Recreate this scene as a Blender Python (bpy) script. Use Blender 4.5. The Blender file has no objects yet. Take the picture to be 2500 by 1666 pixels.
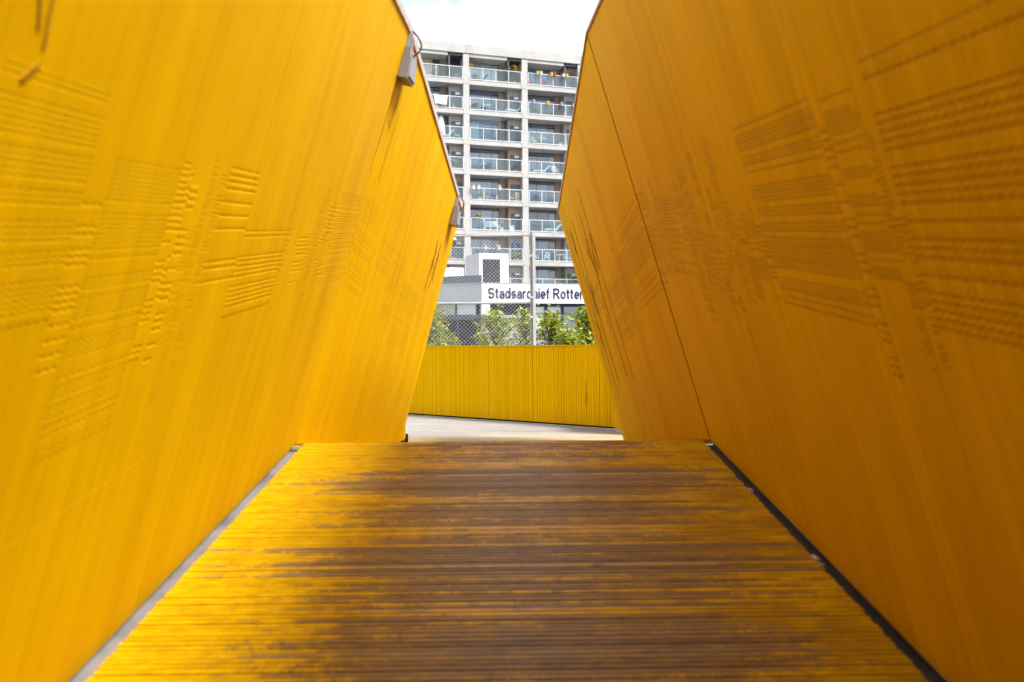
import bpy, math, random
from mathutils import Vector, Matrix
random.seed(11)
R = math.radians
sc = bpy.context.scene
H = 7.6                       # eye height above the street; deck heights below are measured from the eye

# ------------------------------------------------------------------ camera
cam_d = bpy.data.cameras.new('camera'); cam = bpy.data.objects.new('camera', cam_d)
sc.collection.objects.link(cam); sc.camera = cam
cam_d.sensor_width = 36; cam_d.lens = 25.92; cam_d.clip_end = 3000; cam_d.clip_start = 0.02
cam.matrix_world = Matrix.Translation((0, 0, H)) @ Matrix.Rotation(R(90.25), 4, 'X') @ Matrix.Rotation(R(-0.5), 4, 'Z')
cam_d.dof.use_dof = True; cam_d.dof.focus_distance = 13.0; cam_d.dof.aperture_fstop = 1.65
# ------------------------------------------------------------------ sky, sun, exposure
SUN_EL, SUN_AZ = 55.0, 114.0          # azimuth clockwise from +Y
w = bpy.data.worlds.new('World'); sc.world = w; w.use_nodes = True
nt = w.node_tree; nt.nodes.clear()
wo = nt.nodes.new('ShaderNodeOutputWorld'); bg = nt.nodes.new('ShaderNodeBackground')
sky = nt.nodes.new('ShaderNodeTexSky'); sky.sky_type = 'NISHITA'; sky.sun_disc = False
sky.sun_elevation = R(SUN_EL); sky.sun_rotation = R(SUN_AZ); sky.dust_density = 3.0; sky.air_density = 1.2
tc = nt.nodes.new('ShaderNodeTexCoord'); cn = nt.nodes.new('ShaderNodeTexNoise')
cn.inputs['Scale'].default_value = 4.5; cn.inputs['Detail'].default_value = 6; cn.inputs['Roughness'].default_value = .6
cr = nt.nodes.new('ShaderNodeMapRange'); cr.inputs['From Min'].default_value = .34; cr.inputs['From Max'].default_value = .60
cr.inputs['To Min'].default_value = .25; cr.inputs['To Max'].default_value = .97
mx = nt.nodes.new('ShaderNodeMix'); mx.data_type = 'RGBA'; mx.inputs[7].default_value = (9.6, 9.9, 10.2, 1)
nt.links.new(tc.outputs['Generated'], cn.inputs['Vector']); nt.links.new(cn.outputs['Fac'], cr.inputs['Value'])
nt.links.new(cr.outputs['Result'], mx.inputs[0]); nt.links.new(sky.outputs[0], mx.inputs[6])
nt.links.new(mx.outputs[2], bg.inputs[0]); bg.inputs[1].default_value = 0.068
nt.links.new(bg.outputs[0], wo.inputs[0])
sd = bpy.data.lights.new('sun', 'SUN'); sun = bpy.data.objects.new('sun', sd); sc.collection.objects.link(sun)
sd.energy = 3.2; sd.angle = R(16); sd.color = (1, .95, .87)
ts = Vector((math.sin(R(SUN_AZ))*math.cos(R(SUN_EL)), math.cos(R(SUN_AZ))*math.cos(R(SUN_EL)), math.sin(R(SUN_EL))))
sun.rotation_euler = ts.to_track_quat('Z', 'Y').to_euler()
sc.view_settings.view_transform = 'Standard'; sc.view_settings.look = 'None'
sc.view_settings.gamma = 1; sc.view_settings.exposure = 1.55; sc.view_settings.use_curve_mapping = False
sc.render.engine = 'CYCLES'; sc.cycles.use_denoising = True
sc.cycles.max_bounces = 5; sc.cycles.diffuse_bounces = 4; sc.cycles.glossy_bounces = 2; sc.cycles.use_adaptive_sampling = True; sc.cycles.adaptive_threshold = .03
sc.cycles.caustics_reflective = False; sc.cycles.caustics_refractive = False; sc.cycles.transparent_max_bounces = 24

# ------------------------------------------------------------------ helpers
C = sc.collection
def link(o, parent=None):
    C.objects.link(o)
    if parent is not None: o.parent = parent
    return o
def tag(o, label=None, cat=None, group=None, kind=None):
    if label: o['label'] = label
    if cat: o['category'] = cat
    if group: o['group'] = group
    if kind: o['kind'] = kind
    return o
def empty(name, loc=(0, 0, 0), rz=0.0):
    o = bpy.data.objects.new(name, None); C.objects.link(o); o.location = loc; o.rotation_euler = (0, 0, rz); return o
class MB:
    def __init__(s): s.v = []; s.f = []
    def add(s, vs, fs):
        n = len(s.v); s.v += [tuple(p) for p in vs]; s.f += [tuple(i+n for i in q) for q in fs]; return s
    def box(s, x0, x1, y0, y1, z0, z1):
        return s.add([(x0,y0,z0),(x1,y0,z0),(x1,y1,z0),(x0,y1,z0),(x0,y0,z1),(x1,y0,z1),(x1,y1,z1),(x0,y1,z1)],
                     [(3,2,1,0),(4,5,6,7),(0,1,5,4),(1,2,6,5),(2,3,7,6),(3,0,4,7)])
    def bbox(s, x0, x1, y0, y1, z0, z1, c):      # box with chamfered vertical and top edges
        def ring(d, z): return [(x0+d,y0,z),(x1-d,y0,z),(x1,y0+d,z),(x1,y1-d,z),(x1-d,y1,z),(x0+d,y1,z),(x0,y1-d,z),(x0,y0+d,z)]
        a, b = ring(c, z0), ring(c, z1-c)
        t = [((p[0]-(x0+x1)/2)*(1-2*c/(x1-x0))+(x0+x1)/2, (p[1]-(y0+y1)/2)*(1-2*c/(y1-y0))+(y0+y1)/2, z1) for p in b]
        fs = [tuple(range(7,-1,-1)), tuple(range(16,24))]
        for k in (0, 8):
            for i in range(8): j = (i+1) % 8; fs.append((k+i, k+j, k+8+j, k+8+i))
        return s.add(a+b+t, fs)
    def prism(s, poly, z0, z1):
        n = len(poly)
        return s.add([(x,y,z0) for x,y in poly]+[(x,y,z1) for x,y in poly],
                     [tuple(range(n-1,-1,-1)), tuple(range(n,2*n))]+[(i,(i+1)%n,n+(i+1)%n,n+i) for i in range(n)])
    def tube(s, pts, r, n=6, r2=None, caps=True):
        pts = [Vector(p) for p in pts]; m = len(pts); vs = []; fs = []
        for i, p in enumerate(pts):
            d = (pts[min(i+1, m-1)]-pts[max(i-1, 0)]).normalized()
            a = d.orthogonal().normalized() if abs(d.z) < .95 else d.cross(Vector((0,1,0))).normalized()
            if abs(d.z) < .95: a = d.cross(Vector((0,0,1))).normalized()
            b = d.cross(a); rr = r if r2 is None else r+(r2-r)*i/max(1, m-1)
            for k in range(n):
                t = 2*math.pi*k/n; vs.append(p+a*math.cos(t)*rr+b*math.sin(t)*rr)
        for i in range(m-1):
            for k in range(n): l = (k+1) % n; fs.append((i*n+k, i*n+l, (i+1)*n+l, (i+1)*n+k))
        if caps: fs += [tuple(range(n-1,-1,-1)), tuple(range((m-1)*n, m*n))]
        return s.add(vs, fs)
    def lathe(s, prof, n=12, c=(0,0,0)):         # prof: (r,z)
        vs = []; fs = []; m = len(prof)
        for r, z in prof:
            for k in range(n): t = 2*math.pi*k/n; vs.append((c[0]+r*math.cos(t), c[1]+r*math.sin(t), c[2]+z))
        for i in range(m-1):
            for k in range(n): l = (k+1) % n; fs.append((i*n+k, i*n+l, (i+1)*n+l, (i+1)*n+k))
        fs += [tuple(range(n-1,-1,-1)), tuple(range((m-1)*n, m*n))]
        return s.add(vs, fs)
    def mesh(s, name, mat, smooth=False):
        m = bpy.data.meshes.new(name); m.from_pydata(s.v, [], s.f); m.materials.append(mat)
        if smooth:
            for p in m.polygons: p.use_smooth = True
        m.update(); return m
    def build(s, name, mat, parent=None, loc=None, smooth=False):
        o = bpy.data.objects.new(name, s.mesh(name, mat, smooth)); link(o, parent)
        if loc is not None: o.location = loc
        return o
def inst(mesh, name, parent, loc, rz=0.0):
    o = bpy.data.objects.new(name, mesh); link(o, parent); o.location = loc
    if rz: o.rotation_euler = (0, 0, rz)
    return o

# ------------------------------------------------------------------ materials
class NT:
    def __init__(s, name):
        s.m = bpy.data.materials.new(name); s.m.use_nodes = True; s.t = s.m.node_tree
        s.b = s.t.nodes['Principled BSDF']; s.o = s.t.nodes['Material Output']
    def n(s, typ, **kw):
        x = s.t.nodes.new(typ)
        for k, v in kw.items(): setattr(x, k, v)
        return x
    def l(s, a, b): s.t.links.new(a, b)
    def _in(s, sock, v):
        if v is None: return
        if hasattr(v, 'is_linked') or hasattr(v, 'links'): s.l(v, sock)
        else: sock.default_value = v
    def math(s, op, a, b=None, c=None, clamp=False):
        x = s.n('ShaderNodeMath', operation=op, use_clamp=clamp)
        for i, v in enumerate((a, b, c)): s._in(x.inputs[i], v)
        return x.outputs[0]
    def mixc(s, fac, a, b, mode='MIX'):
        x = s.n('ShaderNodeMix', data_type='RGBA', blend_type=mode)
        s._in(x.inputs[0], fac); s._in(x.inputs[6], a); s._in(x.inputs[7], b); return x.outputs[2]
    def noise(s, vec, scale, detail=3, rough=.55, w=None):
        x = s.n('ShaderNodeTexNoise'); x.inputs['Scale'].default_value = scale
        x.inputs['Detail'].default_value = detail; x.inputs['Roughness'].default_value = rough
        if w is not None: x.noise_dimensions = '4D'; s._in(x.inputs['W'], w)
        if vec is not None: s.l(vec, x.inputs['Vector'])
        return x.outputs['Fac']
    def mapr(s, v, a, b, c=0., d=1.):
        x = s.n('ShaderNodeMapRange'); s._in(x.inputs[0], v)
        for i, q in enumerate((a, b, c, d)): s._in(x.inputs[i+1], q)
        return x.outputs[0]
    def scale(s, vec, xyz):
        x = s.n('ShaderNodeVectorMath', operation='MULTIPLY'); s.l(vec, x.inputs[0]); x.inputs[1].default_value = xyz; return x.outputs[0]
    def comb(s, x_, y_, z_):
        x = s.n('ShaderNodeCombineXYZ')
        for i, v in enumerate((x_, y_, z_)): s._in(x.inputs[i], v)
        return x.outputs[0]
    def sep(s, vec):
        x = s.n('ShaderNodeSeparateXYZ'); s.l(vec, x.inputs[0]); return x.outputs
    def obj(s): return s.n('ShaderNodeTexCoord').outputs['Object']
    def pos(s): return s.n('ShaderNodeNewGeometry').outputs['Position']
    def base(s, v): s._in(s.b.inputs['Base Color'], v)
    def set(s, rough=None, spec=None, metal=None):
        if rough is not None: s._in(s.b.inputs['Roughness'], rough)
        if spec is not None: s.b.inputs['Specular IOR Level'].default_value = spec
        if metal is not None: s.b.inputs['Metallic'].default_value = metal
        return s
    def bump(s, h, strength=.5, dist=.002):
        x = s.n('ShaderNodeBump'); x.inputs['Strength'].default_value = strength; x.inputs['Distance'].default_value = dist
        s._in(x.inputs['Height'], h); s.l(x.outputs[0], s.b.inputs['Normal'])

YEL = (.68, .395, .0, 1); YDK = (.48, .255, .0, 1)
def simple(name, col, rough=.6, spec=.4, metal=0., var=.12, scale=6.):
    t = NT(name); f = t.noise(t.pos(), scale, 4)
    a = tuple(c*(1-var) for c in col)+(1,); b = tuple(min(1, c*(1+var)) for c in col)+(1,)
    t.base(t.mixc(t.mapr(f, .3, .7), a, b)); t.set(rough, spec, metal); return t.m

def wall_paint():
    # yellow painted slat with a name cut along it; obj.color = (seed, start, end, tone)
    t = NT('yellow_wall_paint'); o = t.obj(); x, y, z = t.sep(o)
    oi = t.n('ShaderNodeObjectInfo'); rgb = t.n('ShaderNodeSeparateColor'); t.l(oi.outputs['Color'], rgb.inputs[0])
    seed = t.math('MULTIPLY', rgb.outputs[0], 97.3); v0 = t.math('MULTIPLY', rgb.outputs[1], 3.); v1 = t.math('MULTIPLY', rgb.outputs[2], 3.)
    rnd = oi.outputs['Random']
    P = .038
    zc = t.math('DIVIDE', z, t.math('MULTIPLY', t.math('ADD', t.math('MULTIPLY', rgb.outputs[0], .8), .6), P)); k = t.math('FLOOR', zc); fz = t.math('FRACT', zc)
    wn = t.n('ShaderNodeTexWhiteNoise', noise_dimensions='2D'); t.l(t.comb(k, seed, 0.), wn.inputs['Vector'])
    rc = t.n('ShaderNodeSeparateColor'); t.l(wn.outputs['Color'], rc.inputs[0])
    def gt(a, b): return t.math('GREATER_THAN', a, b)
    def lt(a, b): return t.math('LESS_THAN', a, b)
    def both(a, b): return t.math('MULTIPLY', a, b)
    def band(v, a, b): return both(gt(v, a), lt(v, b))
    inx = band(x, -.0115, .0115)
    stem = both(inx, band(fz, .04, .22))
    stem2 = both(both(inx, band(fz, .58, .76)), gt(rc.outputs[0], .42))
    barA = both(both(band(x, .0075, .0115), band(fz, .04, .72)), gt(rc.outputs[1], .4))
    barB = both(both(band(x, -.002, .002), band(fz, .04, .62)), gt(rc.outputs[2], .4))
    barC = both(both(band(x, -.0115, -.0075), band(fz, .04, .72)), gt(wn.outputs['Value'], .45))
    m = stem
    for q in (stem2, barA, barB, barC): m = t.math('MAXIMUM', m, q)
    wn2 = t.n('ShaderNodeTexWhiteNoise', noise_dimensions='2D'); t.l(t.comb(t.math('ADD', k, 31.7), seed, 0.), wn2.inputs['Vector'])
    m = both(both(m, gt(wn2.outputs['Value'], .13)), band(z, v0, v1))
    # paint
    st = t.noise(t.comb(t.math('MULTIPLY', x, 30.), t.math('MULTIPLY', rnd, 50.), t.math('MULTIPLY', z, 1.1)), 1.0, 4, .6)
    big = t.noise(t.scale(t.pos(), (1.2, 1.6, .28)), 1.6, 3)
    tone = t.math('ADD', t.math('MULTIPLY', t.math('SUBTRACT', rnd, .5), .08), t.math('MULTIPLY', t.math('SUBTRACT', st, .5), .24))
    tone = t.math('ADD', tone, t.math('MULTIPLY', t.math('SUBTRACT', big, .5), .7))
    tone = t.math('ADD', tone, oi.outputs['Alpha'])          # 1 = clean, less = stained
    col = t.mixc(t.mapr(tone, .55, 1.12), YDK, YEL)
    fine = t.noise(t.scale(o, (900, 60, 9)), 1.0, 3, .7)
    chip = both(gt(fine, .715), gt(st, .52))
    col = t.mixc(t.math('MULTIPLY', chip, .55), col, (.20, .09, .02, 1))
    dirt_shade = t.math('ADD', t.math('MULTIPLY', oi.outputs['Object Index'], .26), .20)  # cut letters: real grime plus painted shade, deeper on the shaded right wall
    col = t.mixc(t.math('MULTIPLY', m, dirt_shade), col, (.30, .12, .004, 1))
    col = t.mixc(t.math('MULTIPLY', both(band(z, .735, .741), gt(big, .45)), .16), col, (.74, .50, .08, 1))
    t.base(col); t.set(.6, .02)
    def groove(c_, hw): return t.math('SUBTRACT', 1., t.math('DIVIDE', t.math('ABSOLUTE', t.math('SUBTRACT', fz, c_)), hw), clamp=True)
    live = both(both(inx, gt(wn2.outputs['Value'], .13)), band(z, v0, v1))
    hg = t.math('MAXIMUM', groove(.14, .14), t.math('MULTIPLY', groove(.66, .14), gt(rc.outputs[0], .42)))
    t.bump(t.math('MULTIPLY', t.math('MULTIPLY', hg, live), -1.), 1.0, .0048)
    return t.m
def parapet_paint():
    t = NT('yellow_parapet_paint'); o = t.obj(); x, y, z = t.sep(o)
    rnd = t.n('ShaderNodeObjectInfo').outputs['Random']
    st = t.noise(t.comb(t.math('MULTIPLY', x, 25.), t.math('MULTIPLY', rnd, 50.), t.math('MULTIPLY', z, 2.)), 1.0, 4, .6)
    big = t.noise(t.scale(t.pos(), (1.4, 1.4, .9)), 1.5, 3)
    tone = t.math('ADD', t.math('MULTIPLY', rnd, .34), t.math('ADD', t.math('MULTIPLY', st, .4), t.math('MULTIPLY', big, .4)))
    col = t.mixc(t.mapr(tone, .2, .75), (.64, .355, .0, 1), (.74, .412, .0, 1))
    # splash dirt near the foot
    d = t.math('MULTIPLY', t.mapr(z, .0, .22, 1., 0.), t.mapr(st, .35, .65))
    col = t.mixc(t.math('MULTIPLY', d, .35), col, (.32, .15, .02, 1))
    t.base(col); t.set(.55, .02); t.bump(t.noise(t.scale(o, (700, 60, 8)), 1., 3, .7), .3, .001); return t.m
def deck_wood():
    # yellow paint worn off down to brown wood along the walking line; object x runs across the deck
    t = NT('worn_deck_slat'); o = t.obj(); x, y, z = t.sep(o)
    oi = t.n('ShaderNodeObjectInfo'); rnd = oi.outputs['Random']; W = t.math('MULTIPLY', rnd, 77.)
    ps = t.pos()
    blotch = t.noise(t.scale(ps, (2.3, 3.6, 1)), 1.0, 4, .6)
    streak = t.noise(t.comb(t.math('MULTIPLY', x, 6.), W, 0.), 1.0, 5, .7)
    speck = t.noise(t.comb(t.math('MULTIPLY', x, 55.), W, t.math('MULTIPLY', y, 130.)), 1.0, 3, .6)
    # keep: how much paint is left (edges keep it, centre is worn)
    ex = t.mapr(t.math('ABSOLUTE', t.math('SUBTRACT', x, .16)), .55, 1.35, 0., .46)
    keep = t.math('ADD', ex, t.math('MULTIPLY', t.math('SUBTRACT', blotch, .5), .34))
    keep = t.math('ADD', keep, t.math('MULTIPLY', t.math('SUBTRACT', streak, .5), .85))
    keep = t.math('ADD', keep, t.math('MULTIPLY', t.math('SUBTRACT', speck, .5), .55))
    c2 = t.n('ShaderNodeSeparateColor'); t.l(oi.outputs['Color'], c2.inputs[0])
    keep = t.math('ADD', keep, t.math('SUBTRACT', c2.outputs[0], .5))       # per-slat wear
    pm = t.mapr(keep, .10, .26)
    wood = t.mixc(t.mapr(t.noise(t.comb(t.math('MULTIPLY', x, 9.), W, t.math('MULTIPLY', y, 90.)), 1., 4, .65), .3, .7), (.125, .077, .040, 1), (.32, .212, .122, 1))
    wood = t.mixc(t.mapr(c2.outputs[1], 0., 1., 0., .6), wood, (.085, .05, .03, 1))
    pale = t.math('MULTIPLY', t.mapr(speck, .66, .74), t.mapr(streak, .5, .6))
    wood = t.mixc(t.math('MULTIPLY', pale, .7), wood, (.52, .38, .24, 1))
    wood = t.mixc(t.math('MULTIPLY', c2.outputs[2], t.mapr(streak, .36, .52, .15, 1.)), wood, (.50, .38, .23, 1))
    wood = t.mixc(t.mapr(keep, -.12, .12, 0., .4), wood, (.38, .22, .02, 1))
    paint = t.mixc(t.mapr(streak, .35, .7), (.44, .255, .0, 1), (.70, .42, .0, 1))
    paint = t.mixc(t.math('MULTIPLY', t.mapr(blotch, .42, .62), t.mapr(x, .2, 1.2, 0., .7)), paint, (.27, .14, .01, 1))  # paint darkened towards the right, shade put into the colour
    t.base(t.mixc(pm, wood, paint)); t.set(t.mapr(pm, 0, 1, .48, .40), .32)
    t.bump(t.math('ADD', pm, t.math('MULTIPLY', speck, .8)), .35, .0012); return t.m
def bleached_wood():
    t = NT('bleached_deck_wood'); p = t.pos(); n1 = t.noise(t.scale(p, (1.2, 26., 1)), 1.0, 4, .6); n2 = t.noise(t.scale(p, (3., 9., 1)), 1., 4)
    col = t.mixc(t.mapr(n1, .3, .7), (.19, .178, .175, 1), (.33, .315, .308, 1))
    col = t.mixc(t.mapr(n2, .60, .75, 0., .5), col, (.40, .30, .20, 1))
    _, yy, _ = t.sep(p)
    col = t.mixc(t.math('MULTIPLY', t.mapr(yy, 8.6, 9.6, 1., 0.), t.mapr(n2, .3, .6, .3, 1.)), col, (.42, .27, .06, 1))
    t.base(col); t.set(.7, .3); t.bump(n1, .3, .002); return t.m
def concrete(name, a, b, streak=.25):
    t = NT(name); p = t.pos(); n1 = t.noise(t.scale(p, (1.6, 1.6, .25)), 1.2, 4, .6); n2 = t.noise(p, .7, 4)
    col = t.mixc(t.mapr(n2, .3, .7), a, b)
    col = t.mixc(t.math('MULTIPLY', t.mapr(n1, .55, .75), streak), col, (.22, .20, .18, 1))
    t.base(col); t.set(.85, .25); t.bump(t.noise(p, 14, 3), .15, .01); return t.m
def bricks(name, a, b, mortar, sx=4.5, scale=1.):
    t = NT(name); p = t.obj(); x, y, z = t.sep(p)
    br = t.n('ShaderNodeTexBrick'); t.l(t.comb(t.math('ADD', x, t.math('MULTIPLY', y, .7)), z, 0.), br.inputs['Vector'])
    br.inputs['Color1'].default_value = a; br.inputs['Color2'].default_value = b; br.inputs['Mortar'].default_value = mortar
    br.inputs['Scale'].default_value = scale; br.inputs['Brick Width'].default_value = .22; br.inputs['Row Height'].default_value = .075
    br.inputs['Mortar Size'].default_value = .012
    t.base(br.outputs['Color']); t.set(.85, .25); t.bump(br.outputs['Fac'], -.4, .01); return t.m
def window_glass(name, col, spec=.5, var=.35, ior=2.3):
    t = NT(name); oi = t.n('ShaderNodeObjectInfo'); p = t.pos()
    f = t.noise(t.scale(p, (.8, .8, .5)), 1.0, 3)
    a = tuple(c*(1-var) for c in col)+(1,); b = tuple(c*(1+var) for c in col)+(1,)
    fac = t.math('ADD', t.math('MULTIPLY', oi.outputs['Random'], .6), t.math('MULTIPLY', f, .5), clamp=True)
    t.base(t.mixc(fac, a, b)); t.set(.04, spec); t.b.inputs['IOR'].default_value = ior; return t.m
def rail_glass():
    t = NT('balcony_glass'); t.base((.42, .50, .55, 1)); t.set(.06, .7); t.b.inputs['IOR'].default_value = 1.8
    tr = t.n('ShaderNodeBsdfTransparent'); tr.inputs[0].default_value = (.86, .92, .95, 1)
    ms = t.n('ShaderNodeMixShader'); oi = t.n('ShaderNodeObjectInfo')
    t.l(t.mapr(oi.outputs['Random'], 0, 1, .05, .13), ms.inputs[0])
    t.l(tr.outputs[0], ms.inputs[1]); t.l(t.b.outputs[0], ms.inputs[2]); t.l(ms.outputs[0], t.o.inputs[0]); return t.m
def leaves(name, a, b, c=None):
    t = NT(name); g = t.n('ShaderNodeNewGeometry'); r = g.outputs['Random Per Island']
    col = t.mixc(r, a, b)
    if c: col = t.mixc(t.math('GREATER_THAN', r, .86), col, c)
    t.base(col); t.set(.5, .4)
    tl = t.n('ShaderNodeBsdfTranslucent'); t.l(col, tl.inputs[0]); ms = t.n('ShaderNodeMixShader'); ms.inputs[0].default_value = .35
    t.l(t.b.outputs[0], ms.inputs[1]); t.l(tl.outputs[0], ms.inputs[2]); t.l(ms.outputs[0], t.o.inputs[0]); return t.m

M = {}
M['wall'] = wall_paint(); M['parapet'] = parapet_paint(); M['deck'] = deck_wood(); M['bleach'] = bleached_wood()
M['ylw'] = simple('yellow_paint_plain', (.56, .30, .0), .55, .1)
M['cap'] = simple('shaded_cap', (.34, .15, .03), .7, .3, var=.35, scale=18)  # brown of the shadowed wall top put into the colour
M['backing'] = simple('dark_backing', (.025, .018, .012), .9, .1)
M['ink'] = simple('dark_line', (.16, .055, .008), .8, .2)
M['ink_pale'] = simple('faded_mark', (.36, .18, .0), .8, .2)
M['steel'] = simple('galvanised_steel', (.50, .49, .50), .42, .5, .55, .2, 9)
M['gutter'] = simple('galvanised_gutter', (.22, .215, .22), .5, .5, .25, .25, 7)
M['gutter_dark'] = simple('shaded_gutter', (.028, .025, .023), .55, .5, .2, .5, 9)  # same kind of channel, right-hand shade put into its colour
M['pole'] = simple('painted_post', (.46, .455, .45), .5, .4)
M['wire'] = simple('fence_wire', (.58, .58, .60), .4, .5, .2)
M['polegrey'] = simple('channel_grey', (.23, .21, .23), .5, .4)
M['lampgrey'] = simple('lamp_housing_grey', (.21, .21, .225), .5, .4)
M['lampdark'] = simple('lamp_bracket_grey', (.19, .17, .17), .5, .4)
M['cable'] = simple('cable_sheath', (.10, .06, .07), .5, .4)
M['asphalt'] = simple('asphalt', (.06, .06, .062), .9, .2)
M['con'] = concrete('facade_concrete', (.405, .395, .385, 1), (.48, .47, .46, 1))
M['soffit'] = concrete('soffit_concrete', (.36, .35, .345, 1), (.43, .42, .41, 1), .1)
M['frame'] = simple('dark_window_frame', (.075, .085, .10), .5, .4)
M['frame_l'] = simple('grey_window_frame', (.22, .25, .29), .5, .4)
M['rail'] = simple('white_rail', (.74, .77, .80), .45, .4, var=.05)
M['railglass'] = rail_glass()
M['g_dark'] = window_glass('dark_window_glass', (.035, .05, .075))
M['g_mid'] = window_glass('blue_window_glass', (.10, .165, .27))
M['g_teal'] = window_glass('pale_teal_glass', (.42, .52, .54), .5, .15)
M['g_cream'] = window_glass('cream_blind', (.62, .53, .38), .4, .08)
M['g_green'] = window_glass('greenish_glass', (.20, .24, .19), .5, .25)
M['g_blind'] = window_glass('pale_blind_glass', (.50, .56, .56), .5, .12)
M['brick'] = bricks('orange_brick', (.30, .18, .12, 1), (.36, .22, .15, 1), (.33, .29, .26, 1))
M['gbrick'] = bricks('grey_brick', (.17, .18, .20, 1), (.27, .28, .30, 1), (.45, .45, .45, 1))
M['panel_beige'] = simple('storage_wall', (.30, .285, .27), .8)
M['white'] = simple('white_cladding', (.72, .72, .73), .5, .4, var=.04, scale=2)
M['archgrey'] = simple('grey_cladding', (.40, .44, .45), .5, .4, var=.06, scale=1.5)
M['slate'] = simple('slate_band', (.10, .14, .17), .5, .4)
M['paleband'] = simple('pale_zinc_band', (.34, .41, .46), .5, .4, var=.06)
M['black'] = simple('black_cladding', (.018, .020, .026), .6, .4, var=.4, scale=2)
M['navy'] = simple('navy_letter', (.008, .016, .075), .5, .4)
M['navyframe'] = simple('navy_frame', (.018, .035, .075), .5, .4)
M['louvre'] = simple('louvre_dark', (.030, .034, .05), .6, .4)
M['hvac'] = simple('hvac_white', (.72, .74, .76), .5, .4, var=.05)
M['hvacgrey'] = simple('hvac_grey', (.42, .42, .44), .6, .4, var=.06)
M['leaf_tree'] = leaves('tree_leaf', (.10, .16, .006, 1), (.40, .43, .02, 1), (.58, .55, .09, 1))
M['leaf_dark'] = leaves('dark_leaf', (.03, .06, .015, 1), (.10, .15, .04, 1))
M['leaf_mid'] = leaves('balcony_leaf', (.10, .16, .03, 1), (.30, .34, .10, 1))
M['leaf_gold'] = leaves('golden_leaf', (.34, .20, .02, 1), (.52, .34, .05, 1))
M['bark'] = simple('bark', (.10, .075, .05), .9, .2)
for n, c in dict(pot_yellow=(.78,.55,.06), pot_purple=(.44,.40,.66), pot_white=(.8,.8,.78), pot_red=(.5,.05,.07), terracotta=(.42,.2,.11),
                 pink=(.62,.10,.22), cloth=(.82,.83,.85), chairwhite=(.78,.8,.8), chairdark=(.06,.065,.075), paleyellow=(.72,.70,.42),
                 petal_pink=(.68,.16,.30), petal_cream=(.80,.74,.5), blue=(.08,.25,.48), tan=(.5,.36,.24)).items():
    M[n] = simple(n, c, .6, .3, var=.08)

# ------------------------------------------------------------------ ground and things under the bridge
o = MB().add([(-600,-600,0),(600,-600,0),(600,1200,0),(-600,1200,0)], [(0,1,2,3)]).build('ground', M['asphalt']); tag(o, kind='structure')

# ------------------------------------------------------------------ ramp deck: slats laid across
D = Vector((-.0114, 1, .158)).normalized()      # walking direction up the ramp
RB = Vector((-.065, 5.19, -.680+H))              # deck centre at the crest (top surface)
SP = .0292
def slat_mesh(L, w_, t_, c_, mat):
    p = [(-w_/2, -t_), (w_/2, -t_), (w_/2, -c_), (w_/2-c_, 0), (-w_/2+c_, 0), (-w_/2, -c_)]
    m = MB(); n = len(p)
    m.add([(-L/2, a, b) for a, b in p]+[(L/2, a, b) for a, b in p], [tuple(range(n)), tuple(range(2*n-1, n-1, -1))]+[(i, n+i, n+(i+1)%n, (i+1)%n) for i in range(n)])
    return m.mesh('slat', mat)
deck = empty('ramp_deck', RB); tag(deck, kind='structure')
sm = slat_mesh(2.79, SP-.005, .03, .0035, M['deck'])
pitch_r = math.asin(D.z)
keepers = {9, 17, 18, 24, 38, 39, 52, 53, 54, 66, 79, 80}
run = 0.0
for i in range(196):
    s = -(i+.5)*SP
    o = bpy.data.objects.new('slat', sm); link(o, deck)
    o.location = D*s + Vector((random.uniform(-.004, .004), 0, random.uniform(-.0016, .0012)))
    o.rotation_euler = (pitch_r, random.uniform(-.0004, .0004), .011+random.uniform(-.0006, .0006))
    run = .76*run+random.gauss(0, .065)
    kp = .5+run+random.gauss(0, .085)
    if i in keepers: kp += random.uniform(.02, .16); o.location.z += .0022
    if i == 0: kp += .22
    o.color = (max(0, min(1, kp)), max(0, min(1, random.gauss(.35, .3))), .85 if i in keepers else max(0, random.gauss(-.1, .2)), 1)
# bearer beams below the slats
for xo in (-1.2, -.4, .4, 1.2):
    m = MB(); a = D*-6.2+Vector((xo, 0, -.034)); b = Vector((xo, -.002, -.034))
    m.add([a+Vector((-.05,0,0)), a+Vector((.05,0,0)), b+Vector((.05,0,0)), b+Vector((-.05,0,0)), a+Vector((-.05,0,-.2)), a+Vector((.05,0,-.2)), b+Vector((.05,0,-.2)), b+Vector((-.05,0,-.2))],
          [(0,1,2,3),(7,6,5,4),(0,4,5,1),(1,5,6,2),(2,6,7,3),(3,7,4,0)])
    m.build('bearer', M['backing'], deck)
m = MB(); a = D*-15; m.add([a+Vector((-1.7,0,-.26)), a+Vector((1.7,0,-.26)), Vector((1.7,0,-.26)), Vector((-1.7,0,-.26))], [(0,1,2,3)]).build('underside', M['backing'], deck)
m = MB()
for i in range(196, 480):
    q = D*(-(i+.5)*SP); a = q-D*(SP/2-.002); b = q+D*(SP/2-.002)
    m.add([a+Vector((-1.39,0,-.001)), a+Vector((1.39,0,-.001)), b+Vector((1.39,0,-.001)), b+Vector((-1.39,0,-.001))], [(0,1,2,3)])
o = m.build('slat_run', M['deck'], deck); o['kind'] = 'stuff'
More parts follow.
